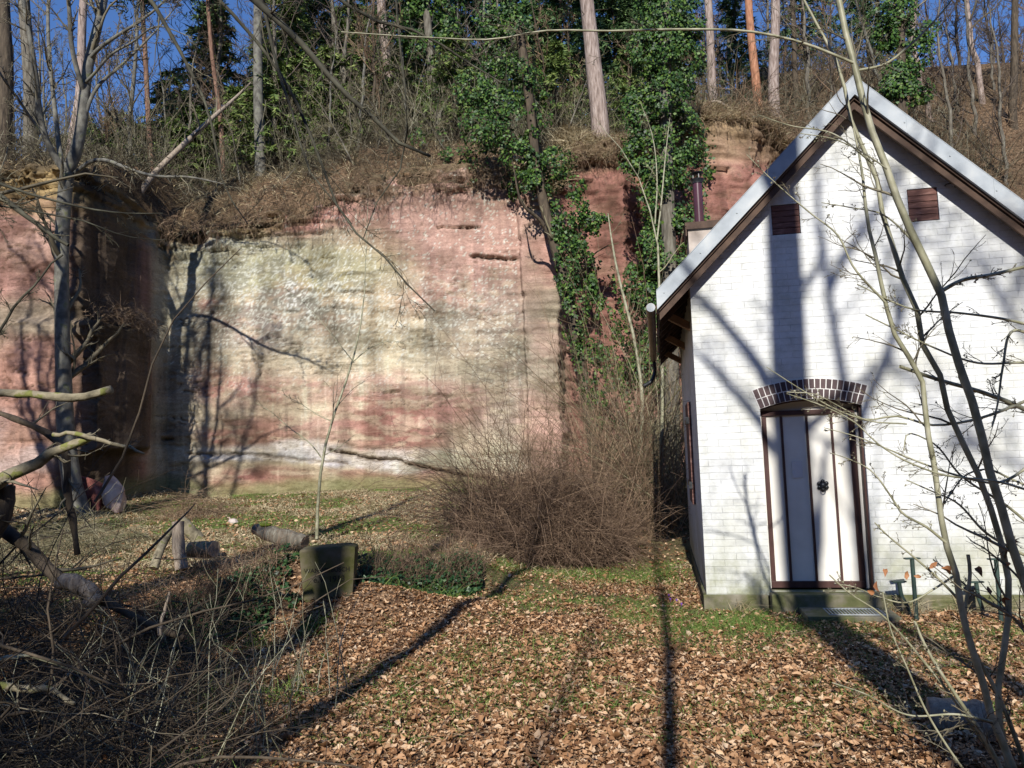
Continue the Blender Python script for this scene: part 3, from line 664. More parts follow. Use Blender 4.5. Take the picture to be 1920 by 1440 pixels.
# chimney
mb = MB(); mb.box((.33, 2.38, 4.15), (.42, .5, 1.38)); ch = mb.build('chimney', M['cement'], house, bevel=.006)
mb = MB(); mb.box((.33, 2.38, 4.875), (.50, .58, .05)); mb.box((.095, 2.38, 4.78), (.02, .56, .14)); mb.box((.33, 2.10, 4.825), (.46, .02, .05)); mb.build('chimney_cap', M['soffit'], ch)
mb = MB(); mb.tube([(.30, 2.35, 4.90), (.30, 2.35, 5.55)], .068, 20); fp = mb.build('flue_pipe', M['pipe'], ch, sm=True)
mb = MB(); mb.tube([(.30, 2.35, 5.54), (.30, 2.35, 5.565), (.30, 2.35, 5.60)], [.078, .08, .105], 20)
for a in range(4): mb.box((.30 + .06 * cos(a * pi / 2 + .4), 2.35 + .06 * sin(a * pi / 2 + .4), 5.64), (.012, .012, .09))
mb.tube([(.30, 2.35, 5.675), (.30, 2.35, 5.69), (.30, 2.35, 5.70)], [.05, .095, .1], 20)
mb.build('rain_cap', M['iron'], fp, sm=True)
# brick arch over the door
mb = MB(); a0 = math.asin(.535 / AR); K = 40
inn = [(AUC + AR * sin(t), -.008, AZC + AR * cos(t)) for t in np.linspace(-a0 - .004, a0 + .004, K)]
out = [(AUC + (AR + .226) * sin(t), -.008, AZC + (AR + .226) * cos(t)) for t in np.linspace(-a0 - .004, a0 + .004, K)]
for k in range(K - 1): mb.prism([inn[k], inn[k + 1], out[k + 1], out[k]], (0, .0075, 0))
ar = mb.build('door_arch', M['mortar'], house)
mb = MB()
for row, (r0, r1) in enumerate(((AR + .004, AR + .107), (AR + .117, AR + .221))):
    nb = 19 + row; da = 2 * a0 / nb
    for k in range(nb):
        t0_ = -a0 + k * da + da * .085; t1_ = -a0 + (k + 1) * da - da * .085
        j = rs.uniform(-.002, .002, 4)
        mb.prism([(AUC + (r0 + j[0]) * sin(t0_), -.0115, AZC + (r0 + j[0]) * cos(t0_)), (AUC + (r0 + j[1]) * sin(t1_), -.0115, AZC + (r0 + j[1]) * cos(t1_)),
                  (AUC + (r1 + j[2]) * sin(t1_), -.0115, AZC + (r1 + j[2]) * cos(t1_)), (AUC + (r1 + j[3]) * sin(t0_), -.0115, AZC + (r1 + j[3]) * cos(t0_))], (0, .01, 0))
mb.build('bricks', M['archbrick'], ar)
# door
D0 = .135
mb = MB()
mb.box((1.215, D0 + .03, 1.08), (.955, .03, 1.93))
door = mb.build('door', M['doorwhite'], house)
mb = MB()
for u, w_ in ((.742, .05), (.93, .026), (1.20, .026), (1.462, .026), (1.672, .062)): mb.box((u, D0 + .004, 1.08), (w_, .025, 1.86))
mb.box((1.21, D0 + .001, 2.045), (.985, .03, .055)); mb.box((1.21, D0 + .001, .145), (.985, .034, .07))
mb.build('batten', M['brown'], door, bevel=.003)
mb = MB()
mb.prism([(DU0 + .001, D0 + .03, 2.074)] + [(u, D0 + .03, arch(u) - .001) for u in np.linspace(DU0 + .001, DU1 - .001, 14)] + [(DU1 - .001, D0 + .03, 2.074)], (0, .03, 0))
mb.box((.703, D0 + .02, 1.087), (.024, .04, 1.972)); mb.box((1.722, D0 + .02, 1.087), (.03, .04, 1.972))
fr = mb.build('door_frame', M['doorwhite'], door)
mb = MB(); mb.box((1.7485, D0 - .045, 1.10), (.021, .09, 1.99)); 
for u0, u1 in zip(np.linspace(DU0 + .002, DU1 - .002, 13)[:-1], np.linspace(DU0 + .002, DU1 - .002, 13)[1:]):
    mb.prism([(u0, .02, arch(u0) - .001), (u1, .02, arch(u1) - .001), (u1, .02, arch(u1) - .016), (u0, .02, arch(u0) - .016)], (0, .11, 0))
mb.build('frame_trim', M['brown'], door)
# knocker
mb = MB(); KU, KZ = 1.328, 1.225; yk = D0 - .004
def ball(mb, c, r, sc=(1, 1, 1), n=10):
    V = []; Fc = []
    for i in range(n + 1):
        for j in range(n):
            a = pi * i / n; b = 2 * pi * j / n
            V.append((c[0] + r * sc[0] * sin(a) * cos(b), c[1] + r * sc[1] * sin(a) * sin(b), c[2] + r * sc[2] * cos(a)))
    for i in range(n):
        for j in range(n): Fc.append((i * n + j, i * n + (j + 1) % n, (i + 1) * n + (j + 1) % n, (i + 1) * n + j))
    mb.add(V, Fc)
for k in range(6):
    a = pi / 6 + k * pi / 3; ball(mb, (KU + .044 * cos(a), yk, KZ + .044 * sin(a)), .0235, (1, .6, 1))
ball(mb, (KU, yk - .006, KZ), .036, (1, .7, 1))
kn = mb.build('door_knocker', M['iron'], door, sm=True)
mb = MB(); mb.tube([(KU + .026 * sin(t), yk - .03 - .004 * cos(t), KZ - .04 + .034 * cos(t)) for t in np.linspace(0, 2 * pi, 20)], .0055, 6, cap=False); mb.build('ring', M['iron'], kn, sm=True)
mb = MB(); mb.box((1.688, D0 - .015, .75), (.012, .012, .10)); mb.build('latch', M['iron'], door)
mb = MB(); P_ = []
for i in range(7):
    for j in range(9): P_.append((1.015 + .112 * i / 6, D0 + .008 - .004 * rs.rand(), 1.315 + .185 * j / 8))
mb.add(P_, [(i * 9 + j, (i + 1) * 9 + j, (i + 1) * 9 + j + 1, i * 9 + j + 1) for i in range(6) for j in range(8)])
sl = mb.build('document_sleeve', M['plastic'], house, sm=True)
# gable vents with boards
for v in VENTS:
    mb = MB(); n = 5; hgt = (v[3] - v[2] - .012) / n
    for k in range(n): mb.box(((v[0] + v[1]) / 2, .016, v[2] + .006 + hgt * (k + .5)), (v[1] - v[0] - .012, .022 + .003 * (k % 2), hgt - .006))
    mb.build('gable_hatch', M['shutter'], house, bevel=.002)
# shutter on the side wall
mb = MB(); mb.box((-.02, 1.95, 1.62), (.04, .95, 1.35)); sh = mb.build('shutter', M['shutter'], house, bevel=.004)
for z in (1.2, 2.05): mb = MB(); mb.box((-.05, 1.95, z), (.02, .9, .06)); mb.box((-.055, 1.46, z), (.045, .03, .09)); mb.build('hinge', M['iron'], sh)
mb = MB(); mb.tube(resample([(2.78, 0, 4.46), (2.78, -.05, 4.46), (2.84, -.07, 4.45), (2.86, -.06, 4.41)], [1, 1], 8)[0], .006, 6)
mb.build('wall_hook', M['iron'], house)

def hp(u, v, z): return HC + he * u + hw * v + np.array([0, 0, z])
# step with its boot grate
st = empty('doorstep', hp(1.38, -.42, -.12), 'low dark mossy concrete step with a set-in foot grate, below the door', 'step', rz=HA)
mb = MB(); mb.box((0, 0, .005), (.88, .50, .16)); mb.build('slab', M['concrete'], st, bevel=.012)
mb = MB()
for k in range(17): mb.box((-.21 + k * .033, -.02, .088), (.008, .3, .008))
mb.box((.055, -.17, .088), (.55, .012, .01)); mb.box((.055, .13, .088), (.55, .012, .01)); mb.build('foot_grate', M['zinc'], st)

# T shaped posts in front of the wall
def tpost(px, ybot, ytop, Y, halfw, label, bend=0, r=.021):
    b = at(px, ybot, Y); zt = at(px, ytop, Y)[2]; z0 = gz(b[0], b[1])
    o = empty('metal_post', (b[0], b[1], z0), label, 'post', 'dark green metal posts in front of the house wall')
    mb = MB(); H = zt - z0
    P_, R_ = resample([(0, 0, -.1), (0, 0, H * .25), (-bend * .7, 0, H * .55), (-bend, 0, H)], [r, r], 10)
    mb.tube(P_, r, 10); mb.build('post', M['greenpost'], o, sm=True)
    mb = MB(); mb.box((-bend, 0, H + .007), (halfw * 2, .05, .015)); mb.build('top_plate', M['greenpost'], o, bevel=.002)
tpost(1718, 1152, 1048, 7.85, .075, 'tall straight green metal post with flat top plate, nearest to the door')
tpost(1703, 1141, 1091, 8.12, .068, 'short bent green metal post leaning beside the doorstep', .075)
tpost(1877, 1160, 1049, 7.6, .075, 'tall straight green metal post behind the sapling stems')
tpost(1842, 1143, 1092, 8.0, .07, 'short green metal post between the two tall posts', .04)

# ------------------------------------------------------------------ stone, stumps and logs
sb = at(618, 1136, 8.2)
sto = empty('inscribed_stone', (sb[0], sb[1], sb[2]), 'squat mossy stone block with carved lettering, set in ivy on the bank', 'stone', rz=radians(6))
mb = MB(); H = .56; pts = [(-.215, -.25), (-.26, .30), (-.285, .60), (-.20, .615), (.0, .622), (.20, .628), (.29, .61), (.27, .30), (.225, -.25)]
mb.prism([(x, -.16, z) for x, z in pts], (0, .34, 0)); mb.build('block', M['stone'], sto, bevel=.025)
def text(body, size, loc, mat, parent, rot=(pi / 2, 0, 0), ext=.0015, space=1.0, name='inscription'):
    cu = bpy.data.curves.new(name, 'FONT'); cu.body = body; cu.size = size; cu.extrude = ext; cu.align_x = 'CENTER'; cu.space_character = space; cu.offset = .001
    o = bpy.data.objects.new(name, cu); COL.objects.link(o)
    me = bpy.data.meshes.new_from_object(o); bpy.data.objects.remove(o)
    me.materials.clear(); me.materials.append(mat)
    t = link(name, me, parent); t.location = loc; t.rotation_euler = rot; return t
text('WANDERBUSCH', .062, (0.0, -.1615, .37), M['carved'], sto)
text('e.V. 1913', .085, (0.02, -.1615, .27), M['carved'], sto)
mb = MB(); mb.add([(-.10, -.02, .628), (-.02, -.04, .632), (.0, .03, .633), (-.09, .05, .629)], [(0, 1, 2, 3)])

def log(name, pts, rad, mat, label, cat, cut=None, n=14, group=None, jit=.0, bumpy=.12):
    P_, R_ = resample(pts, rad, max(8, len(pts) * 3), jit)
    V, q = tube_arr(P_[None], R_[None], n)
    nn = fbm(V[:, 0] * 9, V[:, 1] * 9, V[:, 2] * 9, o=3, s=3) - .5
    c0 = np.repeat(P_, n, 0); V = V + (V - c0) * nn[:, None] * bumpy * 4
    root = empty(name, P_[0], label, cat, group)
    k = len(P_); me = npmesh('bark', V, [q], mat, True)
    world_part('bark', me, root)
    for e, s_, nm in ((0, 1, 'cut_end'), (k - 1, -1, 'cut_end')):
        ring = V[e * n:(e + 1) * n]; c_ = ring.mean(0)
        Vc = np.vstack([ring, c_[None]]); T = np.array([[i, (i + 1) % n, n] for i in range(n)])
        world_part(nm, npmesh(nm, Vc, [T], cut or M['cutwood']), root)
    return root
TY = 10.6
def tp(px, py, Y=TY, dz=0): p = at(px, py, Y); return p + np.array([0, 0, dz])
log('tree_stump', [tp(341, 1068, 10.0), tp(335, 1030, 10.05), tp(334, 978, 10.1)], [.085, .08, .075], M['cutwood'], 'upright weathered post-like stump left of the cut logs', 'stump')
log('log', [tp(372, 1012, 10.9), tp(356, 995, 10.85), tp(338, 976, 10.8)], [.09, .085, .08], M['mosslog'], 'dark leaning log end behind the upright stump', 'log')
log('log', [tp(288, 1066, 9.8), tp(297, 1040, 9.9), tp(308, 1015, 10.1), tp(322, 993, 10.3)], [.06, .055, .05, .045], M['mosslog'], 'thin curved yellowish log leaning against the upright stump', 'log')
log('log', [tp(350, 1032, 10.5), tp(375, 1030, 10.4), tp(402, 1030, 10.3)], [.105, .11, .11], M['mosslog'], 'short thick cut log with green end, right of the upright stump', 'log')
lg = log('log', [tp(478, 992, 11.6), tp(505, 1000, 11.5), tp(535, 1008, 11.4), tp(572, 1018, 11.3)], [.08, .115, .12, .11], M['bark'], 'smooth pale grey log lying on the grass with a moss cap', 'log')
mb = MB(); p = tp(498, 984, 11.5) ; ball(mb, tuple(p - np.array(lg.location)), .09, (1, .8, .35)); mb.build('moss', M['moss'], lg, sm=True)
lr = log('log', [at(1742, 1342, 4.75), at(1790, 1345, 4.7), at(1862, 1352, 4.6)], [.09, .11, .1], M['cutwood'], 'weathered broken log among leaves at the foot of the sapling stems', 'log', bumpy=.2)
for x, y, Y, sx, sy, sz, lab in ((214, 906, 17.9, .22, .3, .55, 'pale pink rock slab leaning at the foot of the left buttress'), (168, 918, 17.8, .36, .3, .5, 'red broken rock at the foot of the left buttress'), (437, 946, 15.5, .14, .12, .07, 'small stone on the grass at the foot of the cliff')):
    import bmesh
    bm = bmesh.new(); rr = np.random.RandomState(int(x))
    for k in range(16):
        d = unit(rr.randn(1, 3))[0]; d = np.sign(d) * np.abs(d) ** .6; bm.verts.new(d * np.array([sx, sy, sz]) * rr.uniform(.85, 1.1))
    g = bmesh.ops.convex_hull(bm, input=bm.verts); bmesh.ops.delete(bm, geom=[v for v in bm.verts if not v.link_faces], context='VERTS')
    bmesh.ops.bevel(bm, geom=list(bm.edges), offset=.02, segments=1, affect='EDGES')
    bmesh.ops.triangulate(bm, faces=bm.faces); bmesh.ops.subdivide_edges(bm, edges=bm.edges, cuts=4, use_grid_fill=True)
    for v in bm.verts:
        q = np.array(v.co); v.co = q * (1 + .16 * (float(fbm(np.array([q[0] * 6]), np.array([q[1] * 6]), np.array([q[2] * 6]), o=4, s=int(x))[0]) - .5))
    rme = bpy.data.meshes.new('rock'); bm.to_mesh(rme); bm.free(); c_ = at(x, y, Y); c_[2] = float(gz(c_[0], c_[1])) + sz * .75
    rme.materials.append(M['boulder'] if x != 168 else simple('broken_red_rock', [(.3, (.12, .04, .035)), (.6, (.27, .1, .08)), (.85, (.4, .26, .24))], 5, .9, 1, .06))
    o = link('rock', rme)
    o.location = c_; tag(o, lab, 'rock')
#PART3
# ------------------------------------------------------------------ vegetation builders
def stack_curves(cs, N):
    P_ = []; R_ = []
    for pts, r in cs:
        a, b = resample(pts, r, N); P_.append(a); R_.append(b)
    return np.array(P_), np.array(R_)
def curve_tree(name, stems, label, cat='tree', group=None, bark=None, twig=None, N=14, levels=((9, .35, .8, .16, .05, .55), (5, .45, .7, .2, .02, .6), (4, .45, .7, .22, 0, .7)), rmin=.003, t0=.2, sides=8, world=True, jit=0, minr=None, up0=None):
    """stems: list of (points, radii) in world space; twigs are grown on them"""
    P_, R_ = stack_curves(stems, N)
    if jit: P_[:, 1:-1] += rs.randn(*P_[:, 1:-1].shape) * jit * np.array([1, 1, .4])
    root = empty(name, stems[0][0][0], label, cat, group)
    world_part('trunk', bundle([(P_, R_, sides)], 'trunk', bark or M['bark']), root)
    sets = []; pp, rr = P_, R_
    for k, (n, l, a, w, u, rk) in enumerate(levels):
        pp, rr = grow(pp, rr, n, l, a, w, u, N=8 if k == 0 else 6, rk=rk, rmin=rmin, t0=t0 if k == 0 else .12)
        sets.append((pp, rr, 4 if k == 0 else 3))
    if sets: world_part('crown', bundle(sets, 'crown', twig or M['twig']), root)
    return root, P_, R_, sets
def bare_tree(h, r, label, group=None, nb=22, twig=None, bark=None, lean=(0, 0), lv=3, forkz=.35, rmin=.006, name='bare_tree'):
    P0 = [(0, 0, -.4), (lean[0] * h * .3 + rs.randn() * .1, lean[1] * h * .3, h * .33), (lean[0] * h * .65 + rs.randn() * .2, lean[1] * h * .65, h * .67), (lean[0] * h, lean[1] * h, h)]
    a, b = resample(P0, [r * 1.15, r, r * .65, r * .15], 16, h * .004)
    root = empty(name, (0, 0, 0), label, 'tree', group)
    link('trunk', bundle([(a[None], b[None], 8)], 'trunk', bark or M['bark']), root)
    pp, rr = a[None], b[None]; sets = []
    spec = [(nb, .30, .85, .12, .10, .45), (6, .5, .7, .16, .05, .6), (5, .5, .7, .2, .03, .65)][:lv]
    for k, (n, l, an, w, u, rk) in enumerate(spec):
        pp, rr = grow(pp, rr, n, l, an, w, u, N=7 if k == 0 else 5, rk=rk, rmin=rmin, t0=forkz if k == 0 else .1)
        sets.append((pp, rr, 4 if k == 0 else 3))
    link('crown', bundle(sets, 'crown', twig or M['twigfar']), root)
    return root
def conifer(h, wid, label, group=None, kind='spruce', r=.09, dens=1.0, base=.08, name='spruce_tree'):
    root = empty(name, (0, 0, 0), label, 'tree', group)
    a, b = resample([(0, 0, -.4), (0, 0, h * .5), (0, 0, h)], [r, r * .7, r * .12], 10)
    link('trunk', bundle([(a[None], b[None], 7)], 'trunk', M['barkdark']), root)
    nb = int(h * 24 * dens); t = rs.uniform(base, .99, nb)
    L = wid * (1 - t) ** .8 * rs.uniform(.6, 1.15, nb) + .2; yaw = rs.uniform(0, 2 * pi, nb)
    st = np.linspace(0, 1, 6)
    rad_ = L[:, None] * st[None]; zz = (t * h)[:, None] + L[:, None] * (.15 * st[None] - .42 * st[None] ** 2 + (.25 * t)[:, None] * st[None])
    P_ = np.stack([rad_ * np.cos(yaw)[:, None], rad_ * np.sin(yaw)[:, None], zz], -1)
    R_ = np.linspace(.016, .004, 6)[None] * np.ones((nb, 1))
    ns = int(58 * dens)
    idx = np.repeat(np.arange(nb), ns); q = rs.uniform(.12, 1, len(idx)) * 5; i = np.clip(q.astype(int), 0, 4); u = (q - i)[:, None]
    C = P_[idx, i] * (1 - u) + P_[idx, i + 1] * u
    out = unit(P_[idx, i + 1] - P_[idx, i]); side = np.cross(out, [0, 0, 1.0]) * rs.choice([-1, 1], len(idx))[:, None]
    d = unit(out * .8 + side * rs.uniform(.2, 1.1, (len(idx), 1)) + np.array([0, 0, -.12]) + rs.randn(len(idx), 3) * .45) * (rs.uniform(.1, .26, len(idx)) * (.5 + .35 * wid))[:, None]
    foliage = blades(C, d, .012 + .007 * wid, M['needle'] if kind == 'spruce' else M['pineneedle'], 'foliage', .15)
    cr = link('crown', bundle([(P_, R_, 3)], 'crown', M['barkdark']), root)
    link('foliage', foliage, cr)
    return root
def pine_at(pxb, pyb, pxt, Y, wpx, H, label, bark, group='pines standing along the top of the cliff', crown=True, name='pine_tree'):
    b = at(pxb, pyb, Y); z0 = float(hz(b[0], Y)); t = at(pxt, 0, Y); r = wpx / F * Y / 2
    k = (t[0] - b[0]) / max(t[2] - z0, 1)
    root = empty(name, (b[0], Y, z0), label, 'tree', group)
    P0 = [(0, 0, -.5)] + [(k * z + rs.randn() * .05 * (z > 0), rs.randn() * .05, z) for z in np.linspace(0, H, 7)]
    a, b_ = resample(P0, [r * 1.35, r * 1.2, r * 1.02, r * .95, r * .85, r * .7, r * .5, r * .2], 28)
    link('trunk', bundle([(a[None], b_[None], 12)], 'trunk', bark), root)
    pp, rr = grow(a[None], b_[None], 26, .16, 1.25, .12, .02, N=8, rk=.28, rmin=.012, t0=.5, t1=1)
    p2, r2 = grow(pp, rr, 6, .5, .7, .15, .03, N=6, rk=.5, rmin=.008)
    p0, r0 = grow(a[None], b_[None], 9, .05, 1.3, .2, -.06, N=6, rk=.14, rmin=.008, t0=.22, t1=.5)
    cr = link('crown', bundle([(pp, rr, 4), (p2, r2, 3), (p0, r0, 3)], 'crown', M['barkdark']), root)
    C = p2[:, 2:].reshape(-1, 3); idx = rs.randint(0, len(C), 5200)
    C = C[idx] + rs.randn(5200, 3) * .14
    link('foliage', blades(C, unit(rs.randn(5200, 3) + [0, 0, .5]) * .2, .025, M['pineneedle'], 'foliage', .1), cr)
    return root
def place(o, px, py, Y, s=1.0, rz=None):
    b = at(px, py, Y); o.location = (b[0], Y, float(hz(b[0], Y)) if Y > float(cl(b[0])) else float(gz(b[0], Y)))
    o.scale = (s, s, s); o.rotation_euler = (0, 0, rs.uniform(0, 6.28) if rz is None else rz); return o

# ------------------------------------------------------------------ named trees above the cliff
pine_at(8, 290, 14, 21, 25, 17, 'thick dark pine trunk at the far left end of the cliff top', M['barkdark'])
pine_at(58, 265, 44, 22.5, 21, 17, 'grey rough pine second from the left on the cliff top', M['bark'])
pine_at(138, 262, 158, 22.5, 15, 16, 'pine standing directly behind the forked tree on the left buttress', M['barkpine'])
pine_at(286, 310, 268, 24.5, 9, 13, 'slim crooked red pine left of the green spruces', M['barkredd'])
pine_at(420, 315, 392, 25, 8, 13, 'slim red pine in front of the tall dark spruce', M['barkredd'])
pine_at(488, 310, 484, 24.5, 17, 15, 'thick mossy trunk with lichen above the pale part of the cliff', M['barkleft'])
pine_at(738, 225, 716, 29, 18, 17, 'pale pine half hidden by bare twigs, left of the ivy covered trees', M['barkpine'])
pine_at(808, 285, 802, 27, 12, 14, 'short dark trunk beneath the ivy crown at the top', M['bark'])
pine_at(1126, 250, 1097, 24.3, 27, 16, 'big pale pine on the grassy knoll, leaning slightly left', M['barkpine'])
pine_at(1337, 205, 1329, 30, 16, 16, 'grey straight pine just left of the orange one', M['barkpine'])
pine_at(1424, 215, 1408, 29, 15, 16, 'orange barked pine above the red outcrop', M['barkred'])
pine_at(1450, 215, 1452, 28, 18, 16, 'thickest pale pine above the red outcrop, right of the orange one', M['barkpine'])
pine_at(1494, 205, 1482, 30, 9, 15, 'dark thin pine left of the house gable tip', M['barkdark'])
pine_at(1902, 225, 1905, 30, 12, 15, 'dark trunk at the far right edge of the cliff top', M['barkdark'])
for px, Y, h, w, lab, kd in ((318, 30, 5.4, 1.8, 'small pointed bright green spruce against the sky', 'spruce'), (400, 29, 7.4, 2.4, 'tall dense dark green spruce behind a slim red pine', 'spruce'),
                             (355, 27, 3.1, 1.8, 'low bushy spruce between the two taller spruces', 'spruce'), (225, 29, 3.6, 1.9, 'low wide spruce behind the left buttress', 'spruce'),
                             (275, 31, 3.8, 1.9, 'low spruce left of the pointed bright spruce', 'spruce'), (180, 28, 2.8, 1.3, 'little dark spruce beside the pine behind the forked tree', 'spruce'),
                             (470, 30, 5.0, 2.1, 'dark spruce behind the thick mossy trunk', 'spruce'), (535, 28, 6.2, 2.0, 'dull olive spruce right of the thick mossy trunk', 'spruce'), (600, 31, 6.8, 2.2, 'tall dark spruce above the middle of the cliff', 'spruce'),
                             (665, 29, 5.2, 1.9, 'thin spruce left of the pale pine', 'spruce'), (1060, 31, 8.5, 2.4, 'broad dark green pine left of the big pale pine', 'pine'), (1010, 34, 8.0, 2.2, 'dark green pine behind the leaning ivy covered tree', 'pine'),
                             (1160, 33, 8.5, 2.5, 'broad dark green pine right of the big pale pine', 'pine'), (1225, 31, 6.5, 2.0, 'dark green conifer behind the tall ivy column', 'pine'), (1390, 34, 6.0, 1.3, 'dark conifer between the grey and orange pines', 'pine'),
                             (740, 33, 7.5, 1.8, 'dark conifer behind the pale pine', 'pine'), (880, 32, 7.0, 2.2, 'dark conifer between the two ivy covered trees', 'pine'), (500, 34, 7.5, 2.2, 'dense dark spruce right behind the thick mossy trunk', 'spruce'), (570, 35, 8.5, 2.4, 'wide dark spruce in the second row above the middle of the cliff', 'spruce'), (640, 36, 8.0, 2.3, 'wide dark spruce in the second row left of the pale pine', 'spruce'), (700, 37, 9, 2.4, 'high dark pine in the second row behind the pale pine', 'pine'), (780, 36, 8.5, 2.3, 'dark pine in the second row behind the bushy ivy crown', 'pine'), (840, 36, 8.0, 2.2, 'dark spruce in the second row right of the bushy ivy crown', 'spruce'), (950, 37, 9, 2.6, 'dark pine right behind the leaning ivy covered tree', 'pine'), (1110, 37, 9.5, 2.6, 'tall dark pine directly behind the big pale pine', 'pine'), (1200, 37, 9.0, 2.6, 'tall dark pine left behind the ivy column', 'pine'), (1290, 38, 7.5, 2.2, 'dark pine right behind the ivy column', 'pine'), (120, 33, 4.2, 1.9, 'low dark spruce between the two leftmost pines and the forked tree', 'spruce'), (160, 35, 5.4, 2.2, 'dark spruce in the second row behind the forked tree', 'spruce'), (245, 36, 5.0, 2.2, 'dark spruce in the second row left of the pointed bright spruce', 'spruce'), (360, 36, 6.6, 2.4, 'dark spruce in the second row between the slim red pines', 'spruce'), (430, 33, 5.0, 1.9, 'low dense spruce between the tall dark spruce and the mossy trunk', 'spruce'), (1520, 37, 5.6, 1.8, 'small dark pine left of the gable tip', 'pine'), (1640, 38, 6.5, 2.0, 'small dark pine right of the gable tip', 'pine'),
                             (205, 25.5, 2.0, 1.3, 'very small spruce low in the scrub beside the forked tree', 'spruce'), (255, 26, 2.3, 1.5, 'small spruce low in the scrub left of the slim crooked red pine', 'spruce'), (330, 25.6, 2.2, 1.4, 'small spruce in the scrub right of the slim crooked red pine', 'spruce'), (380, 26.2, 2.6, 1.6, 'small spruce in the scrub under the fallen grey trunk', 'spruce'), (445, 25.8, 2.8, 1.6, 'small spruce in the scrub just left of the thick mossy trunk', 'spruce'),
                             (515, 25.4, 3.2, 1.6, 'small drooping spruce just right of the thick mossy trunk', 'spruce'), (555, 26.4, 3.3, 1.7, 'small drooping spruce in the scrub above the pale cliff face', 'spruce'), (620, 26.0, 3.2, 1.7, 'small spruce in the scrub left of the hanging vines', 'spruce'), (680, 27.0, 3.3, 1.7, 'small spruce in the scrub left of the pale pine', 'spruce'), (770, 27.5, 3.2, 1.8, 'small spruce in the scrub right of the pale pine', 'spruce'),
                             (855, 26.6, 3.0, 1.7, 'small spruce left of the leaning ivy covered tree', 'spruce'), (1045, 27.2, 2.6, 1.6, 'small spruce between the leaning ivy covered tree and the big pale pine', 'spruce'), (1185, 27.6, 3.2, 1.6, 'small spruce between the big pale pine and the ivy column', 'spruce')):
    place(conifer(h * (1.35 if px > 480 else 1.18), w * (1.2 if px > 480 else 1.1), lab, 'young conifers behind the cliff edge', kd, name='spruce_tree' if kd == 'spruce' else 'pine_tree'), px, 260, Y)
# bare trees, each kind built once and copied
protos = [bare_tree(9, .075, 'x', 'slender bare trees in the wood above the cliff', 20, M['twigfar'], M['bark'], (.05, 0), 3, .12),
          bare_tree(8, .06, 'x', 'slender bare trees in the wood above the cliff', 24, M['twig'], M['barkleft'], (-.08, .02), 3, .08),
          bare_tree(7, .05, 'x', 'slender bare trees in the wood above the cliff', 26, M['twigbrown'], M['barkdark'], (.1, -.03), 3, .05)]
spots = [(15, 27), (70, 28.5), (125, 27.3), (165, 29), (210, 27.8), (260, 27.6), (300, 28.9), (330, 27.2), (375, 28.1), (410, 27.0), (440, 29.2), (480, 28.3), (520, 27.7), (560, 29.6), (600, 28.6), (630, 29.4), (655, 28.2), (725, 30.1), (30, 24), (95, 26), (200, 25), (236, 24.3), (345, 25.5), (450, 26.3), (505, 25.2), (545, 25.6), (572, 27.4), (612, 25.1), (640, 26.4), (668, 25.0), (690, 27.2), (705, 25.4), (765, 26.0), (790, 29.5), (830, 26.5), (862, 28.2), (905, 25.9), (935, 28.8),
         (1040, 27.3), (1075, 28.9), (1165, 27.5), (1205, 29.2), (1300, 28.3), (1362, 31.5), (1475, 31.2), (1520, 29.4), (1560, 32.2), (1610, 30.3), (1660, 33.4), (1720, 30.8), (1760, 34.2), (1800, 31.6), (1830, 29.8), (1870, 33.1), (1915, 31.1), (1950, 33.7), (1580, 27.1), (1780, 27.8), (1880, 26.7)]
SL = 'slender bare tree among many in the wood above the cliff'
for i, (px, Y) in enumerate(spots):
    k = rs.randint(3)
    o = copy_tree(protos[k]); o['label'] = SL
    place(o, px, 250, Y, rs.uniform(.6, 1.15)); o.rotation_euler = (rs.randn() * .06, rs.randn() * .06, rs.uniform(0, 6.3))
for px, Y, s, lab in ((1848, 32, 1.25, 'pale forked bare tree above the right end of the house roof'), (1752, 31, 1.1, 'pale birch like stem right of the ivy covered tree')):
    o = bare_tree(9, .09, lab, None, 18, M['twig'], M['barkpine'], (-.1, 0), 3, .3); place(o, px, 250, Y, s, 0)
far = [bare_tree(10, .11, 'x', 'far bare trees further up the wooded slope', 26, M['twigfar'], M['bark'], (.02, 0), 3, .1, .012), bare_tree(9, .1, 'x', 'far bare trees further up the wooded slope', 28, M['twigfar'], M['barkdark'], (-.03, 0), 3, .1, .012)]
n = 0
for Y in (38, 44, 52, 60, 70):
    for X in np.arange(-.72 * Y, .78 * Y, 4.3 if Y < 50 else 6.0):
        X = X + rs.uniform(-1.6, 1.6); yy = Y + rs.uniform(-3, 3)
        o = copy_tree(far[rs.randint(2)]); o['label'] = 'bare tree far back in the wood, one of many alike'
        o.location = (X, yy, float(hz(X, yy))); s = rs.uniform(.55, .95) * (.8 if X < -5 else 1.0); o.scale = (s, s, s); o.rotation_euler = (0, 0, rs.uniform(0, 6.3)); n += 1
def drop(o):
    for ch in list(o.children): drop(ch)
    bpy.data.objects.remove(o)
for o in protos + far: drop(o)

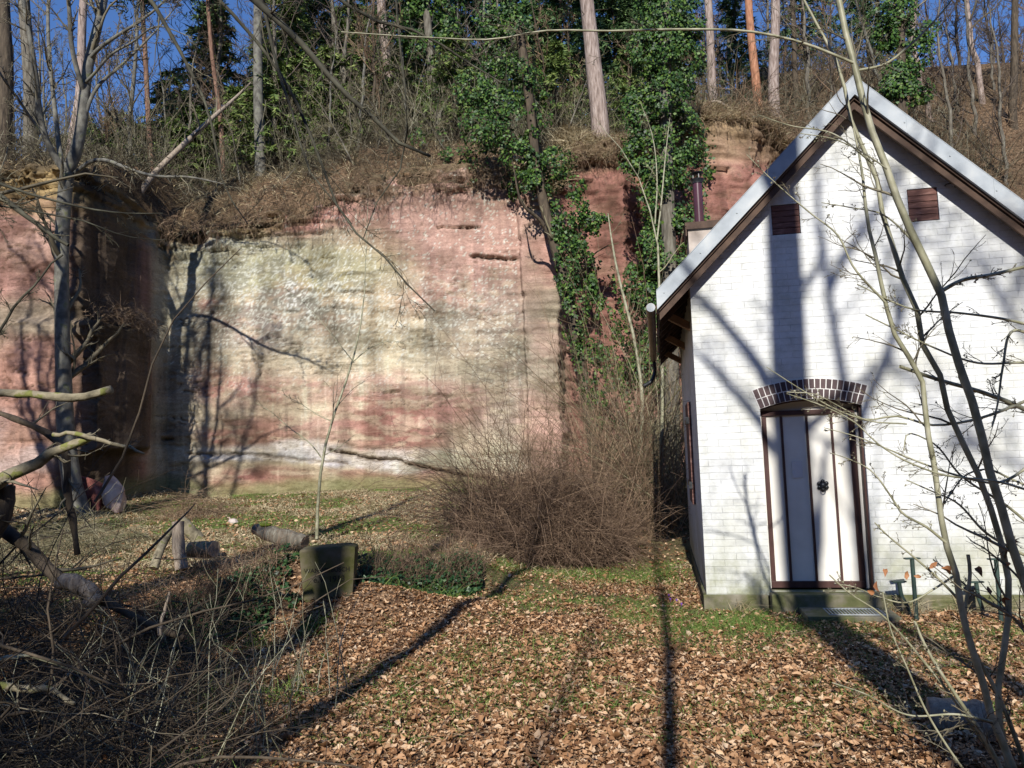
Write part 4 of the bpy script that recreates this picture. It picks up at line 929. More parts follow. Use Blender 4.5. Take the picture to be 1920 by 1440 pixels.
# ------------------------------------------------------------------ ivy
def ivy_pts(clumps, Y, dens=1.0, thick=.45, thr=.42, seed=0):
    Cs = []; Ns = []
    for c_ in clumps:
        px, py, rx, ry = c_[:4]; rx = rx * .84; yy = c_[4] if len(c_) > 4 else Y
        c0 = at(px, py, yy); a = rx / F * yy; b = ry / F * yy; d = min(thick, a)
        n = int(dens * 420 * a * b * pi + 60)
        v = unit(rs.randn(n, 3)); rad = rs.uniform(.35, 1.05, n)[:, None] ** .6
        p = c0 + v * rad * np.array([a, d, b])
        p = p + (fbm(p[:, 0] * 1.2, p[:, 1], p[:, 2] * 1.2, o=2, s=seed + 5) - .5)[:, None] * v * .7
        k = fbm(p[:, 0] * 2.6 + seed, p[:, 1] * 2.6, p[:, 2] * 2.6, o=4, s=seed) > thr
        Cs.append(p[k]); Ns.append(v[k])
    return np.vstack(Cs), np.vstack(Ns)
def ivy_tree(name, stems, clumps, Y, label, size=.11, dens=1.0, thr=.42, seed=0, bark=None, twigs=((8, .12, 1.0, .2, .0, .3), (5, .5, .8, .25, 0, .6)), thick=.45):
    root, P_, R_, sets = curve_tree(name, stems, label, bark=bark or M['bark'], twig=M['twigolive'], levels=twigs, rmin=.006, N=18)
    C, Nn = ivy_pts(clumps, Y, dens, thick, thr, seed)
    nn = Nn * np.array([1, 1, .5]) + np.array([0, -.5, .35])
    world_part('ivy', diamonds(C, rs.uniform(.45, 1.45, len(C)) * size, M['ivy'], 'ivy', nn, .55, .85), root)
    return root
Yi = 20.6
ivy_tree('ivy_covered_tree', [(pl([(1118, 860), (1092, 700), (1066, 560), (1040, 460), (1008, 330), (998, 240), (984, 120), (958, -20), (940, -250), (930, -420)], Yi), [.17, .155, .145, .14, .13, .125, .12, .11, .08, .03]),
                              (pl([(1040, 460), (1010, 410), (985, 390), (960, 300)], [Yi, 20.3, 20, 19.8]), [.07, .05, .03, .01])],
         [(1128, 600, 15, 60), (1145, 680, 18, 60), (1110, 520, 20, 55), (1085, 470, 28, 40), (1040, 430, 22, 40), (1065, 395, 55, 35), (1010, 345, 50, 40), (1040, 300, 45, 35), (985, 305, 50, 45), (960, 240, 70, 42), (905, 245, 50, 30), (935, 180, 70, 45),
          (975, 150, 50, 50), (890, 170, 50, 40), (1010, 215, 30, 35), (930, 110, 55, 45), (965, 60, 48, 50), (920, 45, 40, 45), (960, 0, 50, 50), (1150, 740, 20, 50), (1062, 500, 26, 60, 20.3), (1080, 590, 24, 70, 20.3), (1100, 680, 22, 60, 20.3), (1125, 770, 24, 50, 20.3), (1160, 620, 24, 60), (1180, 720, 26, 60), (1120, 420, 40, 30), (1020, 190, 22, 25), (1075, 350, 30, 25)], Yi,
         'leaning ivy covered tree at the right end of the pale cliff face', size=.08, dens=3.0, thr=.485, seed=3, bark=M['barkdark'])
ivy_tree('ivy_covered_tree', [(pl([(1262, 900), (1258, 600), (1250, 300), (1245, 0), (1240, -400)], 20.2), [.2, .2, .18, .15, .05])],
         [(1250, 30, 75, 75), (1215, 100, 55, 60), (1275, 120, 60, 70), (1240, 190, 75, 70), (1205, 240, 45, 60), (1270, 260, 60, 70), (1235, 330, 60, 60), (1290, 340, 35, 60), (1240, 400, 55, 60), (1275, 430, 50, 50), (1225, 470, 50, 60), (1260, 510, 55, 60), (1215, 560, 40, 60), (1240, 620, 45, 60),
          (1190, 200, 30, 50), (1290, 40, 50, 60), (1230, -40, 80, 60), (1190, 300, 25, 50), (1195, 520, 28, 40), (1210, 690, 40, 50)], 20.2,
         'broad column of dark ivy just left of the house, from the ground to the top', size=.08, dens=3.6, thr=.46, seed=8, thick=.7)
ivy_tree('ivy_covered_tree', [(pl([(828, 290), (818, 200), (805, 80), (795, -60), (790, -300)], 26.5), [.18, .16, .14, .1, .03])],
         [(800, 20, 55, 50), (760, 10, 45, 35), (835, 60, 45, 45), (780, 90, 40, 30), (830, 130, 35, 35), (735, 50, 30, 25), (800, -40, 70, 40), (815, 180, 25, 40), (850, 5, 30, 40)], 26.5,
         'tree with a bushy ivy crown at the top edge above the middle of the cliff', size=.1, dens=1.9, thr=.46, seed=12)
ivy_tree('ivy_covered_tree', [(pl([(1690, 260), (1690, 150), (1688, 0), (1685, -250)], 26), [.17, .15, .12, .04])],
         [(1690, 20, 42, 50), (1665, 70, 35, 40), (1712, 90, 40, 40), (1690, 140, 50, 40), (1715, 170, 45, 28), (1670, 170, 30, 30), (1690, -30, 50, 40), (1740, 60, 22, 22), (1650, 40, 20, 18)], 26,
         'dark ivy covered tree rising behind the right half of the house roof', size=.1, dens=2.4, thr=.42, seed=15, bark=M['barkdark'])
# ivy hanging over the cliff edge beside the leaning tree
C, Nn = ivy_pts([(800, 255, 40, 25, 23.2), (850, 290, 45, 25, 22.6), (900, 300, 50, 35, 22.3), (960, 350, 35, 30, 21.7), (1090, 480, 60, 50, 22.0), (1060, 420, 50, 40, 21.6), (1150, 560, 20, 60, 22.4), (880, 340, 30, 15, 21.8), (1190, 640, 35, 80, 21.7), (1330, 300, 22, 60, 22.0)], 22, .8, .35, .48, 21)
o = link('ivy', diamonds(C, rs.uniform(.07, .13, len(C)), M['ivy'], 'ivy', Nn + [0, -.6, .3], .5), None); tag(o, kind='stuff')

# ------------------------------------------------------------------ tree on the left in front of the buttress
YL = 17.4
def jl(pts, Y, r): return (pl(pts, Y), r)
lt_base = at(150, 990, YL)
stems = [jl([(158, 985), (140, 930), (126, 840), (119, 700), (116, 560), (117, 430), (122, 360), (127, 320)], YL, [.24, .2, .185, .165, .155, .15, .155, .15]),
         jl([(127, 322), (141, 290), (152, 240), (158, 180), (166, 120), (178, 70), (190, 20), (205, -60), (215, -200)], [YL, 17.3, 17.3, 17.4, 17.5, 17.6, 17.8, 18, 18.4], [.14, .125, .12, .115, .10, .09, .08, .06, .02]),
         jl([(122, 322), (104, 295), (88, 265), (75, 215), (68, 150), (58, 80), (45, 10), (40, -80)], [YL, 17.4, 17.2, 17, 16.8, 16.6, 16.5, 16.3], [.085, .07, .065, .06, .05, .045, .04, .02]),
         jl([(120, 318), (113, 290), (108, 250), (100, 180), (92, 100), (90, 20), (100, -100)], [YL, 17.5, 17.7, 17.9, 18, 18.2, 18.5], [.06, .055, .05, .045, .04, .03, .015]),
         jl([(158, 175), (150, 150), (135, 90), (130, 20), (118, -80)], [17.4, 17.2, 17, 16.8, 16.6], [.06, .055, .05, .04, .02]),
         jl([(168, 110), (185, 92), (215, 70), (262, 40), (300, 10), (340, -40)], [17.5, 17.3, 17.1, 17, 16.8, 16.5], [.05, .045, .035, .03, .02, .01]),
         jl([(155, 160), (175, 140), (205, 105), (250, 78), (290, 50), (360, 70)], [17.4, 17.2, 17, 16.7, 16.3, 16], [.04, .03, .025, .02, .015, .008]),
         jl([(88, 262), (60, 225), (30, 180), (8, 150), (-20, 100)], [17.2, 17, 16.6, 16.2, 16], [.04, .035, .03, .025, .015]),
         jl([(140, 325), (170, 303), (195, 300), (245, 318), (290, 330), (355, 332), (420, 345)], [17.4, 17.2, 17, 16.8, 16.6, 16.4, 16.2], [.05, .045, .04, .035, .03, .022, .01]),
         jl([(150, 245), (185, 160), (230, 120), (290, 60), (340, 0)], [17.3, 17.4, 17.5, 17.7, 18], [.05, .04, .03, .02, .01])]
curve_tree('forked_tree', stems, 'smooth grey tree forking into several limbs, standing before the left buttress', bark=M['barkleft'], twig=M['twig'], N=18,
           levels=((11, .28, .75, .13, .05, .5), (6, .5, .7, .17, .02, .6), (4, .5, .7, .2, 0, .7)), t0=.25, rmin=.006, sides=12)
# a second tree beyond the left edge of the picture whose limbs reach in, and another that shades the buttress
curve_tree('bare_tree', [([(-10.9, 13.2, -.2), (-10.8, 13.2, 3), (-11.0, 13.3, 6), (-10.6, 13.5, 10), (-10.5, 13.5, 13)], [.16, .14, .11, .07, .02]), ([(-10.9, 13.2, 4.5), (-10.3, 13.2, 6), (-9.9, 13, 8), (-9.7, 13, 11)], [.06, .05, .04, .01])],
           'bare tree beyond the left edge shading the buttress', bark=M['barkdark'])
for bx_, by_, h_ in ((-11.4, 5.0, 19), (-12.4, 7.5, 18)):
    curve_tree('bare_tree', [([(bx_, by_, -.2), (bx_ + .1, by_, 5), (bx_ - .1, by_, 10), (bx_ + .1, by_, h_)], [.17, .15, .11, .03]), ([(bx_, by_, 8.5), (bx_ + .6, by_, 11), (bx_ + 1.2, by_, 13.5), (bx_ + 1.6, by_, 16)], [.09, .07, .05, .02]), ([(bx_, by_, 7.5), (bx_ - .8, by_, 10), (bx_ - 1.0, by_, 13)], [.08, .06, .02])],
               'tall bare tree left of the view shading the cliff' + (' from further back' if by_ > 6 else ''), bark=M['bark'], levels=((14, .28, .75, .12, .08, .5), (7, .5, .7, .16, .03, .6), (4, .5, .7, .2, 0, .7)), rmin=.006, t0=.3)
# thin sapling in the middle
YS = 12.6
curve_tree('sapling', [(pl([(594, 1010), (597, 930), (605, 860), (622, 790), (642, 735), (660, 680), (676, 610), (684, 540), (686, 470), (690, 380)], YS), [.03, .026, .024, .02, .018, .015, .011, .008, .006, .004]),
                       (pl([(604, 860), (585, 835), (540, 800), (505, 770), (480, 755)], YS), [.011, .009, .007, .005, .003]), (pl([(660, 680), (690, 655), (725, 640), (770, 645)], YS), [.01, .008, .005, .003]),
                       (pl([(664, 680), (640, 650), (600, 600), (560, 560), (530, 540)], YS), [.009, .007, .005, .003, .003]), (pl([(622, 790), (600, 780), (560, 755), (520, 735)], YS), [.008, .006, .005, .003]), (pl([(606, 855), (640, 835), (665, 815)], YS), [.007, .005, .003])],
           'thin leafless sapling standing alone before the middle of the cliff face', bark=M['stem'], levels=((7, .22, .7, .12, .02, .5), (3, .5, .6, .15, 0, .7)), rmin=.003, N=12)
curve_tree('bare_tree', [(pl([(1192, 900), (1205, 760), (1190, 640), (1165, 540), (1150, 470), (1140, 400)], 17.5), [.05, .045, .04, .035, .03, .012]), (pl([(1238, 930), (1242, 700), (1236, 560), (1232, 450), (1224, 415), (1180, 300), (1120, 230)], 16), [.045, .04, .035, .03, .02, .012, .004]),
                       (pl([(1232, 450), (1240, 380), (1247, 300), (1256, 220)], 16), [.02, .018, .014, .004]), (pl([(1228, 420), (1232, 340), (1222, 250), (1200, 190)], 16), [.018, .015, .01, .004])],
           'clump of pale yellowish stems in front of the ivy column beside the gutter', bark=M['stem'], twig=M['twigolive'], levels=((9, .2, .7, .13, .05, .5), (4, .5, .6, .15, .02, .7)), rmin=.004, N=12)
curve_tree('dead_branch', [(pl([(1395, 215), (1372, 205), (1340, 190), (1318, 200), (1312, 215)], 24), [.06, .055, .05, .04, .03])], 'pale dead branch jutting from the soil above the red outcrop', 'branch', bark=M['cutwood'], levels=((5, .5, .8, .1, .3, .5),))
curve_tree('fallen_tree', [(pl([(258, 368), (290, 325), (330, 285), (372, 245), (405, 215), (440, 185), (470, 155)], [21, 21.3, 21.6, 22, 22.5, 23, 23.5]), [.09, .085, .08, .075, .06, .05, .02])], 'fallen grey trunk lying diagonally up the bank above the dark gully', 'tree trunk', bark=M['cutwood'], levels=((8, .25, .8, .1, .1, .5), (4, .5, .7, .2, 0, .6)))

# ------------------------------------------------------------------ sapling clump on the right in the foreground
YR = 3.9
def rr_(pts, r0, r1, Y=YR, n=None): return (pl(pts, Y), [r0, (r0 + r1) / 2, r1])
S1 = [(1908, 1500), (1900, 1440), (1862, 1353), (1838, 1262), (1820, 1210), (1800, 1127), (1793, 1077), (1773, 1017), (1763, 960), (1753, 880), (1737, 797), (1727, 707), (1680, 633), (1660, 567), (1642, 480), (1630, 433), (1613, 300), (1600, 240)]
S2 = [(1905, 1500), (1893, 1440), (1870, 1330), (1885, 1200), (1893, 1110), (1880, 1030), (1860, 960), (1830, 880), (1800, 820), (1780, 780), (1767, 713), (1730, 647), (1723, 593), (1693, 523), (1680, 480), (1650, 383), (1637, 307), (1610, 267), (1587, 183), (1577, 133), (1545, 70), (1507, 0), (1490, -60)]
S3 = [(2010, 1520), (1990, 1400), (1965, 1250), (1935, 1130), (1903, 1043), (1880, 960), (1847, 853), (1833, 780), (1813, 727), (1780, 623), (1763, 547), (1730, 480), (1680, 367), (1663, 317), (1630, 233), (1605, 133), (1585, 60), (1573, 0), (1560, -120)]
stems = [(pl(S1, YR), [.019, .0175, .016, .014, .013, .011, .009, .004]), (pl(S2, YR + .12), [.017, .016, .0155, .0145, .014, .012, .009, .006]), (pl(S3, YR - .1), [.022, .0215, .021, .02, .0195, .019, .0175, .016, .015])]
BR = [([(1600, 118), (1513, 83), (1413, 60), (1280, 55), (1150, 58), (1000, 60), (940, 72), (800, 70), (640, 60)], .0075, .003),
      ([(1803, 840), (1763, 713), (1687, 687)], .0, .0),
      ([(1960, 790), (1920, 767), (1840, 735), (1763, 713), (1687, 687)], .013, .009), ([(1960, 620), (1920, 607), (1800, 587), (1713, 580), (1607, 533)], .008, .003), ([(1763, 547), (1800, 527), (1860, 515), (1930, 498)], .011, .008),
      ([(1960, 682), (1920, 680), (1830, 680), (1747, 650), (1670, 613), (1623, 590)], .007, .003), ([(1960, 735), (1920, 753), (1813, 790), (1747, 797), (1680, 780), (1623, 787), (1580, 773), (1497, 727), (1437, 688)], .009, .002),
      ([(1700, 795), (1623, 787), (1570, 760), (1530, 740), (1475, 735)], .004, .002), ([(1960, 850), (1870, 905), (1790, 890), (1720, 865), (1660, 840), (1610, 820), (1545, 802)], .008, .002),
      ([(1960, 1010), (1890, 950), (1800, 890), (1748, 830), (1700, 815), (1695, 845)], .008, .003), ([(1930, 920), (1880, 905), (1760, 888), (1690, 860), (1650, 835), (1600, 790), (1540, 760), (1475, 738)], .006, .002),
      ([(1773, 1017), (1740, 990), (1690, 960), (1670, 930), (1630, 880), (1590, 860), (1560, 850)], .007, .002), ([(1800, 1127), (1765, 1090), (1720, 1050), (1660, 1000), (1640, 980)], .007, .003), ([(1793, 1077), (1750, 1105), (1700, 1130), (1650, 1120), (1600, 1100), (1572, 1095)], .006, .002),
      ([(1860, 1353), (1800, 1340), (1700, 1340), (1620, 1300), (1560, 1280)], .006, .002), ([(1905, 1480), (1850, 1400), (1780, 1300), (1740, 1250), (1690, 1190), (1650, 1150), (1590, 1110), (1555, 1078)], .009, .003), ([(1905, 1500), (1850, 1390), (1790, 1300), (1745, 1230), (1725, 1190), (1715, 1165)], .011, .006),
      ([(1850, 1500), (1790, 1420), (1740, 1340), (1700, 1250), (1670, 1180), (1655, 1110)], .006, .003), ([(1940, 1480), (1870, 1300), (1810, 1180), (1818, 1060), (1815, 1040)], .012, .009), ([(1960, 1060), (1900, 1030), (1850, 1000), (1790, 940), (1745, 920), (1700, 900)], .009, .003),
      ([(1970, 930), (1900, 900), (1850, 880), (1812, 890), (1780, 930), (1760, 960)], .007, .003), ([(1960, 1180), (1900, 1150), (1840, 1120), (1790, 1080), (1750, 1050)], .008, .003), ([(1960, 640), (1900, 620), (1880, 690), (1870, 760), (1860, 800)], .008, .004), ([(1660, 567), (1600, 500), (1570, 440), (1520, 400), (1440, 330), (1400, 290)], .006, .002),
      ([(1637, 307), (1560, 250), (1480, 235), (1420, 215)], .005, .002), ([(1605, 133), (1660, 120), (1700, 90), (1760, 30), (1800, -20)], .008, .004), ([(1663, 317), (1640, 300), (1560, 260), (1500, 250)], .004, .002), ([(1730, 480), (1700, 440), (1650, 400), (1600, 390), (1540, 380)], .006, .002)]
for pts, a, b in BR:
    if a: stems.append((pl(pts, YR + rs.uniform(-.3, .25)), [a, b]))
root, P_, R_, sets = curve_tree('sapling_clump', stems, 'large clump of leafless olive stems in front of the right side of the house', 'sapling', bark=M['stem'], twig=M['twig'], N=26,
           levels=((15, .14, .75, .12, .0, .4), (4, .5, .65, .16, .0, .65), (2, .5, .6, .15, 0, .7)), rmin=.0012, t0=.08, sides=10)
pp = sets[1][0]; tips = pp[rs.randint(0, len(pp), 900), -1]
world_part('bud', diamonds(tips, .012, M['stem'], 'bud'), root)
lp = np.array([at(x, y, YR) for x, y in ((1750, 1060), (1775, 1070), (1660, 1070), (1697, 1078), (1835, 1070), (1890, 1060), (1917, 1056), (1852, 1108), (1885, 1125), (1633, 1110), (1645, 1100), (1830, 525), (1900, 1010), (1722, 1082))])
world_part('dead_leaves', leafmesh(lp, rs.uniform(.035, .065, len(lp)), M['leafdark'], 'dead_leaves', .9, .55, curl=.6, normal=np.tile([0, -1, .3], (len(lp), 1))), root)
# ------------------------------------------------------------------ limbs hanging in from above, grown on a tree left of the view
b0 = np.array([-4.9, 5.2, 0.])
T1 = [b0 + [0, 0, -.2], b0 + [.05, .1, 2], b0 + [-.1, .2, 4.5], b0 + [.1, .2, 7], b0 + [.2, .3, 9.5]]
stems = [(T1, [.17, .15, .13, .1, .04])]
def limb(start, pts, Y, r0, r1):
    q = pl(pts, Y); stems.append((np.vstack([np.array(start)[None], q]), [r0, r0 * .9, (r0 + r1) / 2, r1]))
limb(b0 + [.0, .2, 7.2], [(477, 0), (533, 50), (583, 100), (640, 170), (683, 203), (727, 250), (780, 287), (807, 293)], [6, 6, 6, 6, 6, 6, 6, 6], .045, .012)
limb(b0 + [.1, .2, 8.2], [(560, -60), (640, 0), (680, 30), (750, 50), (800, 65), (850, 100), (940, 155)], 6.6, .035, .006)
limb(b0 + [-.1, .2, 6.2], [(283, 0), (315, 55), (340, 100), (370, 160), (388, 200), (402, 260), (420, 350), (465, 420)], 6.2, .025, .004)
limb(b0 + [.1, .2, 7.8], [(490, 0), (505, 60), (520, 130), (545, 200), (560, 260), (580, 320), (620, 370), (660, 420)], 6.8, .025, .004)
limb(b0 + [.1, .2, 7.6], [(560, 200), (600, 300), (640, 400), (680, 450), (730, 490), (770, 540), (815, 583)], 7, .022, .006)
limb(b0 + [.2, .3, 9.2], [(742, -30), (746, 50), (755, 130), (764, 220), (762, 270), (745, 330), (700, 390), (680, 450)], 7.4, .02, .005)
limb(b0 + [.0, .1, 4.0], [(0, 345), (60, 365), (110, 378), (170, 392), (240, 400), (305, 400)], 5.6, .014, .004)
limb(b0 + [.0, .1, 3.6], [(0, 367), (35, 395), (70, 420), (110, 450), (128, 460)], 5.4, .03, .012)
limb(b0 + [.0, .1, 3.8], [(110, 405), (160, 415), (210, 435), (260, 447), (310, 450)], 5.6, .010, .003)
limb(b0 + [.0, .1, 2.4], [(0, 620), (30, 570), (70, 530), (100, 490), (118, 478)], 5.5, .014, .006)
curve_tree('bare_tree', stems, 'bare tree left of the view whose thin limbs hang across the top of the picture', bark=M['barkover'], twig=M['twigover'], N=20, levels=((10, .16, .65, .14, .0, .4), (5, .5, .7, .18, -.02, .6), (3, .5, .7, .2, 0, .7)), rmin=.0022, t0=.15, sides=8)
# ------------------------------------------------------------------ trees behind the camera; their shadows fall on the house and the leaves
def shp(px, py, dist):
    d = ray(px, py); t = ((HC - EYE) @ hw) / (d @ hw); return EYE + d * t + SUNV * dist
def shadow_tree(stems_, label, lv=((7, .3, .7, .1, .08, .5), (5, .5, .7, .15, .04, .6), (3, .5, .7, .2, 0, .7)), bark=None):
    curve_tree('bare_tree', stems_, label, bark=bark or M['bark'], twig=M['twig'], levels=lv, rmin=.006, t0=.35)
q = [shp(x, y, 12.5) for x, y in ((1503, 1000), (1492, 880), (1482, 740), (1476, 600), (1470, 450), (1462, 330), (1455, 150), (1448, -100), (1440, -420))]
foot = np.array([q[0][0], q[0][1], -.1])
shadow_tree([([foot, foot + [0, 0, 3], q[0]] + q[1:], [.23, .215, .21, .205, .2, .2, .19, .17, .12, .04]),
             ([shp(1440, 720, 12.5), shp(1425, 690, 12.6), shp(1395, 650, 12.8), shp(1360, 610, 13), shp(1320, 565, 13.2), shp(1290, 540, 13.5), shp(1230, 440, 14)], [.075, .06, .055, .05, .04, .03, .01]),
             ([shp(1455, 830, 12.5), shp(1400, 760, 12.5), shp(1350, 705, 12.6), shp(1310, 665, 12.8), shp(1260, 620, 13)], [.06, .05, .04, .03, .01])],
            'thick bare tree behind the viewpoint whose trunk shadow crosses the door', ((8, .2, .7, .1, .08, .35), (4, .5, .7, .15, .04, .5), (2, .5, .7, .2, 0, .7)))
q = [shp(x, y, 15) for x, y in ((1622, 1060), (1610, 900), (1598, 800), (1575, 700), (1560, 600), (1552, 510), (1535, 400), (1525, 250), (1515, 50))]
foot = np.array([q[0][0] + .2, q[0][1], -.1])
shadow_tree([([foot, foot + [0, 0, 4], q[0]] + q[1:], [.14, .13, .12, .11, .09, .07, .065, .06, .045, .03, .01]),
             ([shp(1600, 830, 15), shp(1625, 755, 15), shp(1652, 690, 15), shp(1680, 620, 15), (shp(1697, 540, 15)), shp(1720, 400, 15), shp(1740, 250, 15)], [.07, .065, .055, .05, .045, .03, .01]),
             ([shp(1557, 540, 15), shp(1580, 490, 15.2), shp(1610, 445, 15.4), shp(1660, 370, 15.8), shp(1720, 260, 16)], [.055, .05, .045, .03, .01])],
            'forked bare tree behind the viewpoint shading the right half of the gable', ((9, .28, .75, .1, .08, .4), (6, .5, .7, .15, .04, .5), (4, .5, .7, .2, 0, .7)))
q = [shp(x, y, 17) for x, y in ((2060, 900), (2050, 700), (2040, 500), (2020, 300), (2010, 100), (2000, -100))]
foot = np.array([q[0][0] + .1, q[0][1], -.1])
shadow_tree([([foot, foot + [0, 0, 4], q[0]] + q[1:], [.14, .13, .12, .11, .1, .08, .05, .02]),
             ([shp(2045, 760, 17), shp(1980, 690, 17), shp(1900, 600, 17), shp(1840, 500, 17), shp(1800, 380, 17)], [.05, .045, .035, .025, .01]),
             ([shp(2045, 960, 17), shp(1980, 900, 17), shp(1880, 860, 17), shp(1760, 780, 17), shp(1700, 700, 17)], [.045, .04, .03, .02, .01])],
            'bare tree behind the viewpoint dappling the right part of the house wall', ((13, .35, .9, .12, .03, .5), (7, .5, .7, .15, .03, .6), (4, .5, .7, .2, 0, .7)))
for i_, (x_, y_, h_) in enumerate(((-5.6, -7.2, 8.6), (-7.3, -5.5, 9.0), (-4.5, -8.8, 7.8))):
    o = conifer(h_, 1.9, 'spruce behind the viewpoint, ' + ('first', 'second', 'third')[i_] + ' of three shading the lower left corner', 'spruces behind the viewpoint', dens=.9); o.location = (x_, y_, float(gz(x_, y_)))
shadow_tree([([(-2.75, -10, -.1), (-2.7, -10, 4), (-2.4, -10, 8), (-2.1, -10, 12)], [.065, .06, .05, .012])], 'slim bare tree far behind the viewpoint casting a soft thin shadow', ((8, .2, .7, .1, .08, .5), (4, .5, .7, .15, .04, .6)))
shadow_tree([([(-.42, -2.6, -.1), (-.42, -2.6, 3), (-.3, -2.6, 6), (-.32, -2.6, 8.5), (-.3, -2.6, 10.5)], [.07, .06, .05, .04, .012])], 'slim straight bare tree behind the viewpoint', ((5, .2, .7, .1, .08, .5), (3, .5, .7, .15, .04, .6)))
shadow_tree([([(-2.66, .0, -.1), (-2.26, 0, 3), (-1.85, 0, 6), (-1.5, 0, 8.5), (-1.35, 0, 10)], [.085, .08, .07, .05, .012])], 'slim bare tree behind the viewpoint leaning to the right', ((5, .2, .7, .1, .08, .5), (3, .5, .7, .15, .04, .6)))
shadow_tree([([(-4.6, -8, -.1), (-4.6, -8, 4), (-4.8, -8.2, 8), (-4.5, -8, 12), (-4.5, -8, 16)], [.3, .27, .22, .14, .03]), ([(-4.6, -8, 5), (-5.6, -8, 7), (-6.4, -7.8, 9), (-7, -7.6, 12)], [.12, .1, .08, .02])], 'heavy bare tree behind and left of the viewpoint', ((12, .3, .75, .1, .08, .5), (7, .5, .7, .15, .04, .6), (5, .5, .7, .2, 0, .7)))
shadow_tree([([(-6.2, -5, -.1), (-6.3, -5, 3), (-6.2, -5, 6), (-6.4, -5, 9), (-6.5, -5, 12)], [.16, .15, .13, .09, .02]), ([(-6.3, -5, 2.6), (-5.5, -5, 4), (-4.7, -5, 5.5), (-4.2, -5, 8)], [.08, .07, .05, .01])], 'low branching bare tree behind the viewpoint', ((12, .3, .75, .1, .04, .5), (7, .5, .7, .15, .04, .6), (5, .5, .7, .2, 0, .7)))
#PART4
# ------------------------------------------------------------------ arching stems (brushwood, brambles, undergrowth)
def arcs(B, L, dirs, droop, r, N=6, wig=.1):
    n = len(B); out = np.empty((n, N, 3)); out[:, 0] = B; cur = np.array(B, float); d = unit(dirs)
    st = (np.asarray(L) / (N - 1))[:, None]; dr = np.broadcast_to(droop, (n,))[:, None] * np.array([[0, 0, -1.0]])
    for k in range(1, N):
        d = unit(d + dr * (k / N) + rs.randn(n, 3) * wig); cur = cur + d * st; out[:, k] = cur
    R_ = np.broadcast_to(r, (n,))[:, None] * np.linspace(1, .3, N)[None]
    return out, R_
def dirs(n, up, spread=1.0): return np.stack([rs.randn(n) * spread, rs.randn(n) * spread, np.abs(rs.randn(n)) * .3 + up], 1)
# dense brown thicket left of the house
def thicket(name, n, xr, yr, L, up, droop, r, label, mat, twn=3, low=None, group=None, zoff=-.03, spread=1.0):
    x = rs.uniform(*xr, n); y = rs.uniform(*yr, n); e = ((x - sum(xr) / 2) / (xr[1] - xr[0]) * 2) ** 2 + ((y - sum(yr) / 2) / (yr[1] - yr[0]) * 2) ** 2
    k = e < 1; x, y = x[k], y[k]; n = len(x)
    B = np.stack([x, y, gz(x, y) + zoff], 1)
    lump = .45 + 1.1 * smooth(.3, .65, fbm(x * 1.5, y * 1.5, o=3, s=55))
    a, b = arcs(B, lump * rs.uniform(.45, 1.15, n) * L * (1.05 - .35 * e[k]), dirs(n, up, spread), rs.uniform(.3, 1.5, n) * droop, rs.uniform(.6, 1.3, n) * r, 7)
    sets = [(a, b, 3)]
    if twn:
        p2, r2 = grow(a, b, twn, .4, .7, .15, -.03, N=5, rk=.7, rmin=.0022); sets.append((p2, r2, 3))
    if low:
        m_ = low; xx = rs.uniform(*xr, m_); yy = rs.uniform(*yr, m_); e2 = ((xx - sum(xr) / 2) / (xr[1] - xr[0]) * 2) ** 2 + ((yy - sum(yr) / 2) / (yr[1] - yr[0]) * 2) ** 2
        kk = e2 < 1.1; xx, yy = xx[kk], yy[kk]; m_ = len(xx); hgt = rs.uniform(.02, .55, m_) * L * np.clip(1.15 - e2[kk], .1, 1) 
        Bq = np.stack([xx, yy, gz(xx, yy) + hgt], 1)
        p3, r3 = arcs(Bq, rs.uniform(.3, 1.0, m_), np.stack([rs.randn(m_), rs.randn(m_), rs.randn(m_) * .35], 1), .15, rs.uniform(.5, 1.1, m_) * r * .8, 5, .2); sets.append((p3, r3, 3))
    root = empty(name, (sum(xr) / 2, sum(yr) / 2, float(gz(sum(xr) / 2, sum(yr) / 2))), label, 'bush', group)
    me = bundle(sets, 'stems', mat); world_part('stems', me, root); return root
thicket('bramble_thicket', 2100, (-.75, 1.75), (11.4, 14.4), 2.15, 1.25, .5, .0065, 'dense rounded thicket of dry reddish brown stems left of the house', M['bramble'], 3, 9500)
thicket('bush', 620, (.2, 3.2), (13.6, 17.0), 3.9, 1.7, .2, .008, 'tall upright brown shrub behind the rounded thicket', M['twigbrown'], 4, None)
thicket('bush', 520, (2.0, 5.2), (14.5, 20), 4.2, 1.6, .25, .010, 'tall tangled dark shrub beside and behind the left wall of the house', M['twigolive'], 4, 1500)
thicket('bush', 90, (-7.6, -6.2), (16, 17.5), 1.0, .8, .5, .006, 'low dark bramble at the foot of the gully', M['twigbrown'], 4, 500)
thicket('bush', 260, (-8.5, -6.2), (11, 14), .9, .8, .5, .006, 'low straw coloured bramble at the left before the forked tree', M['twigolive'], 3, 900)
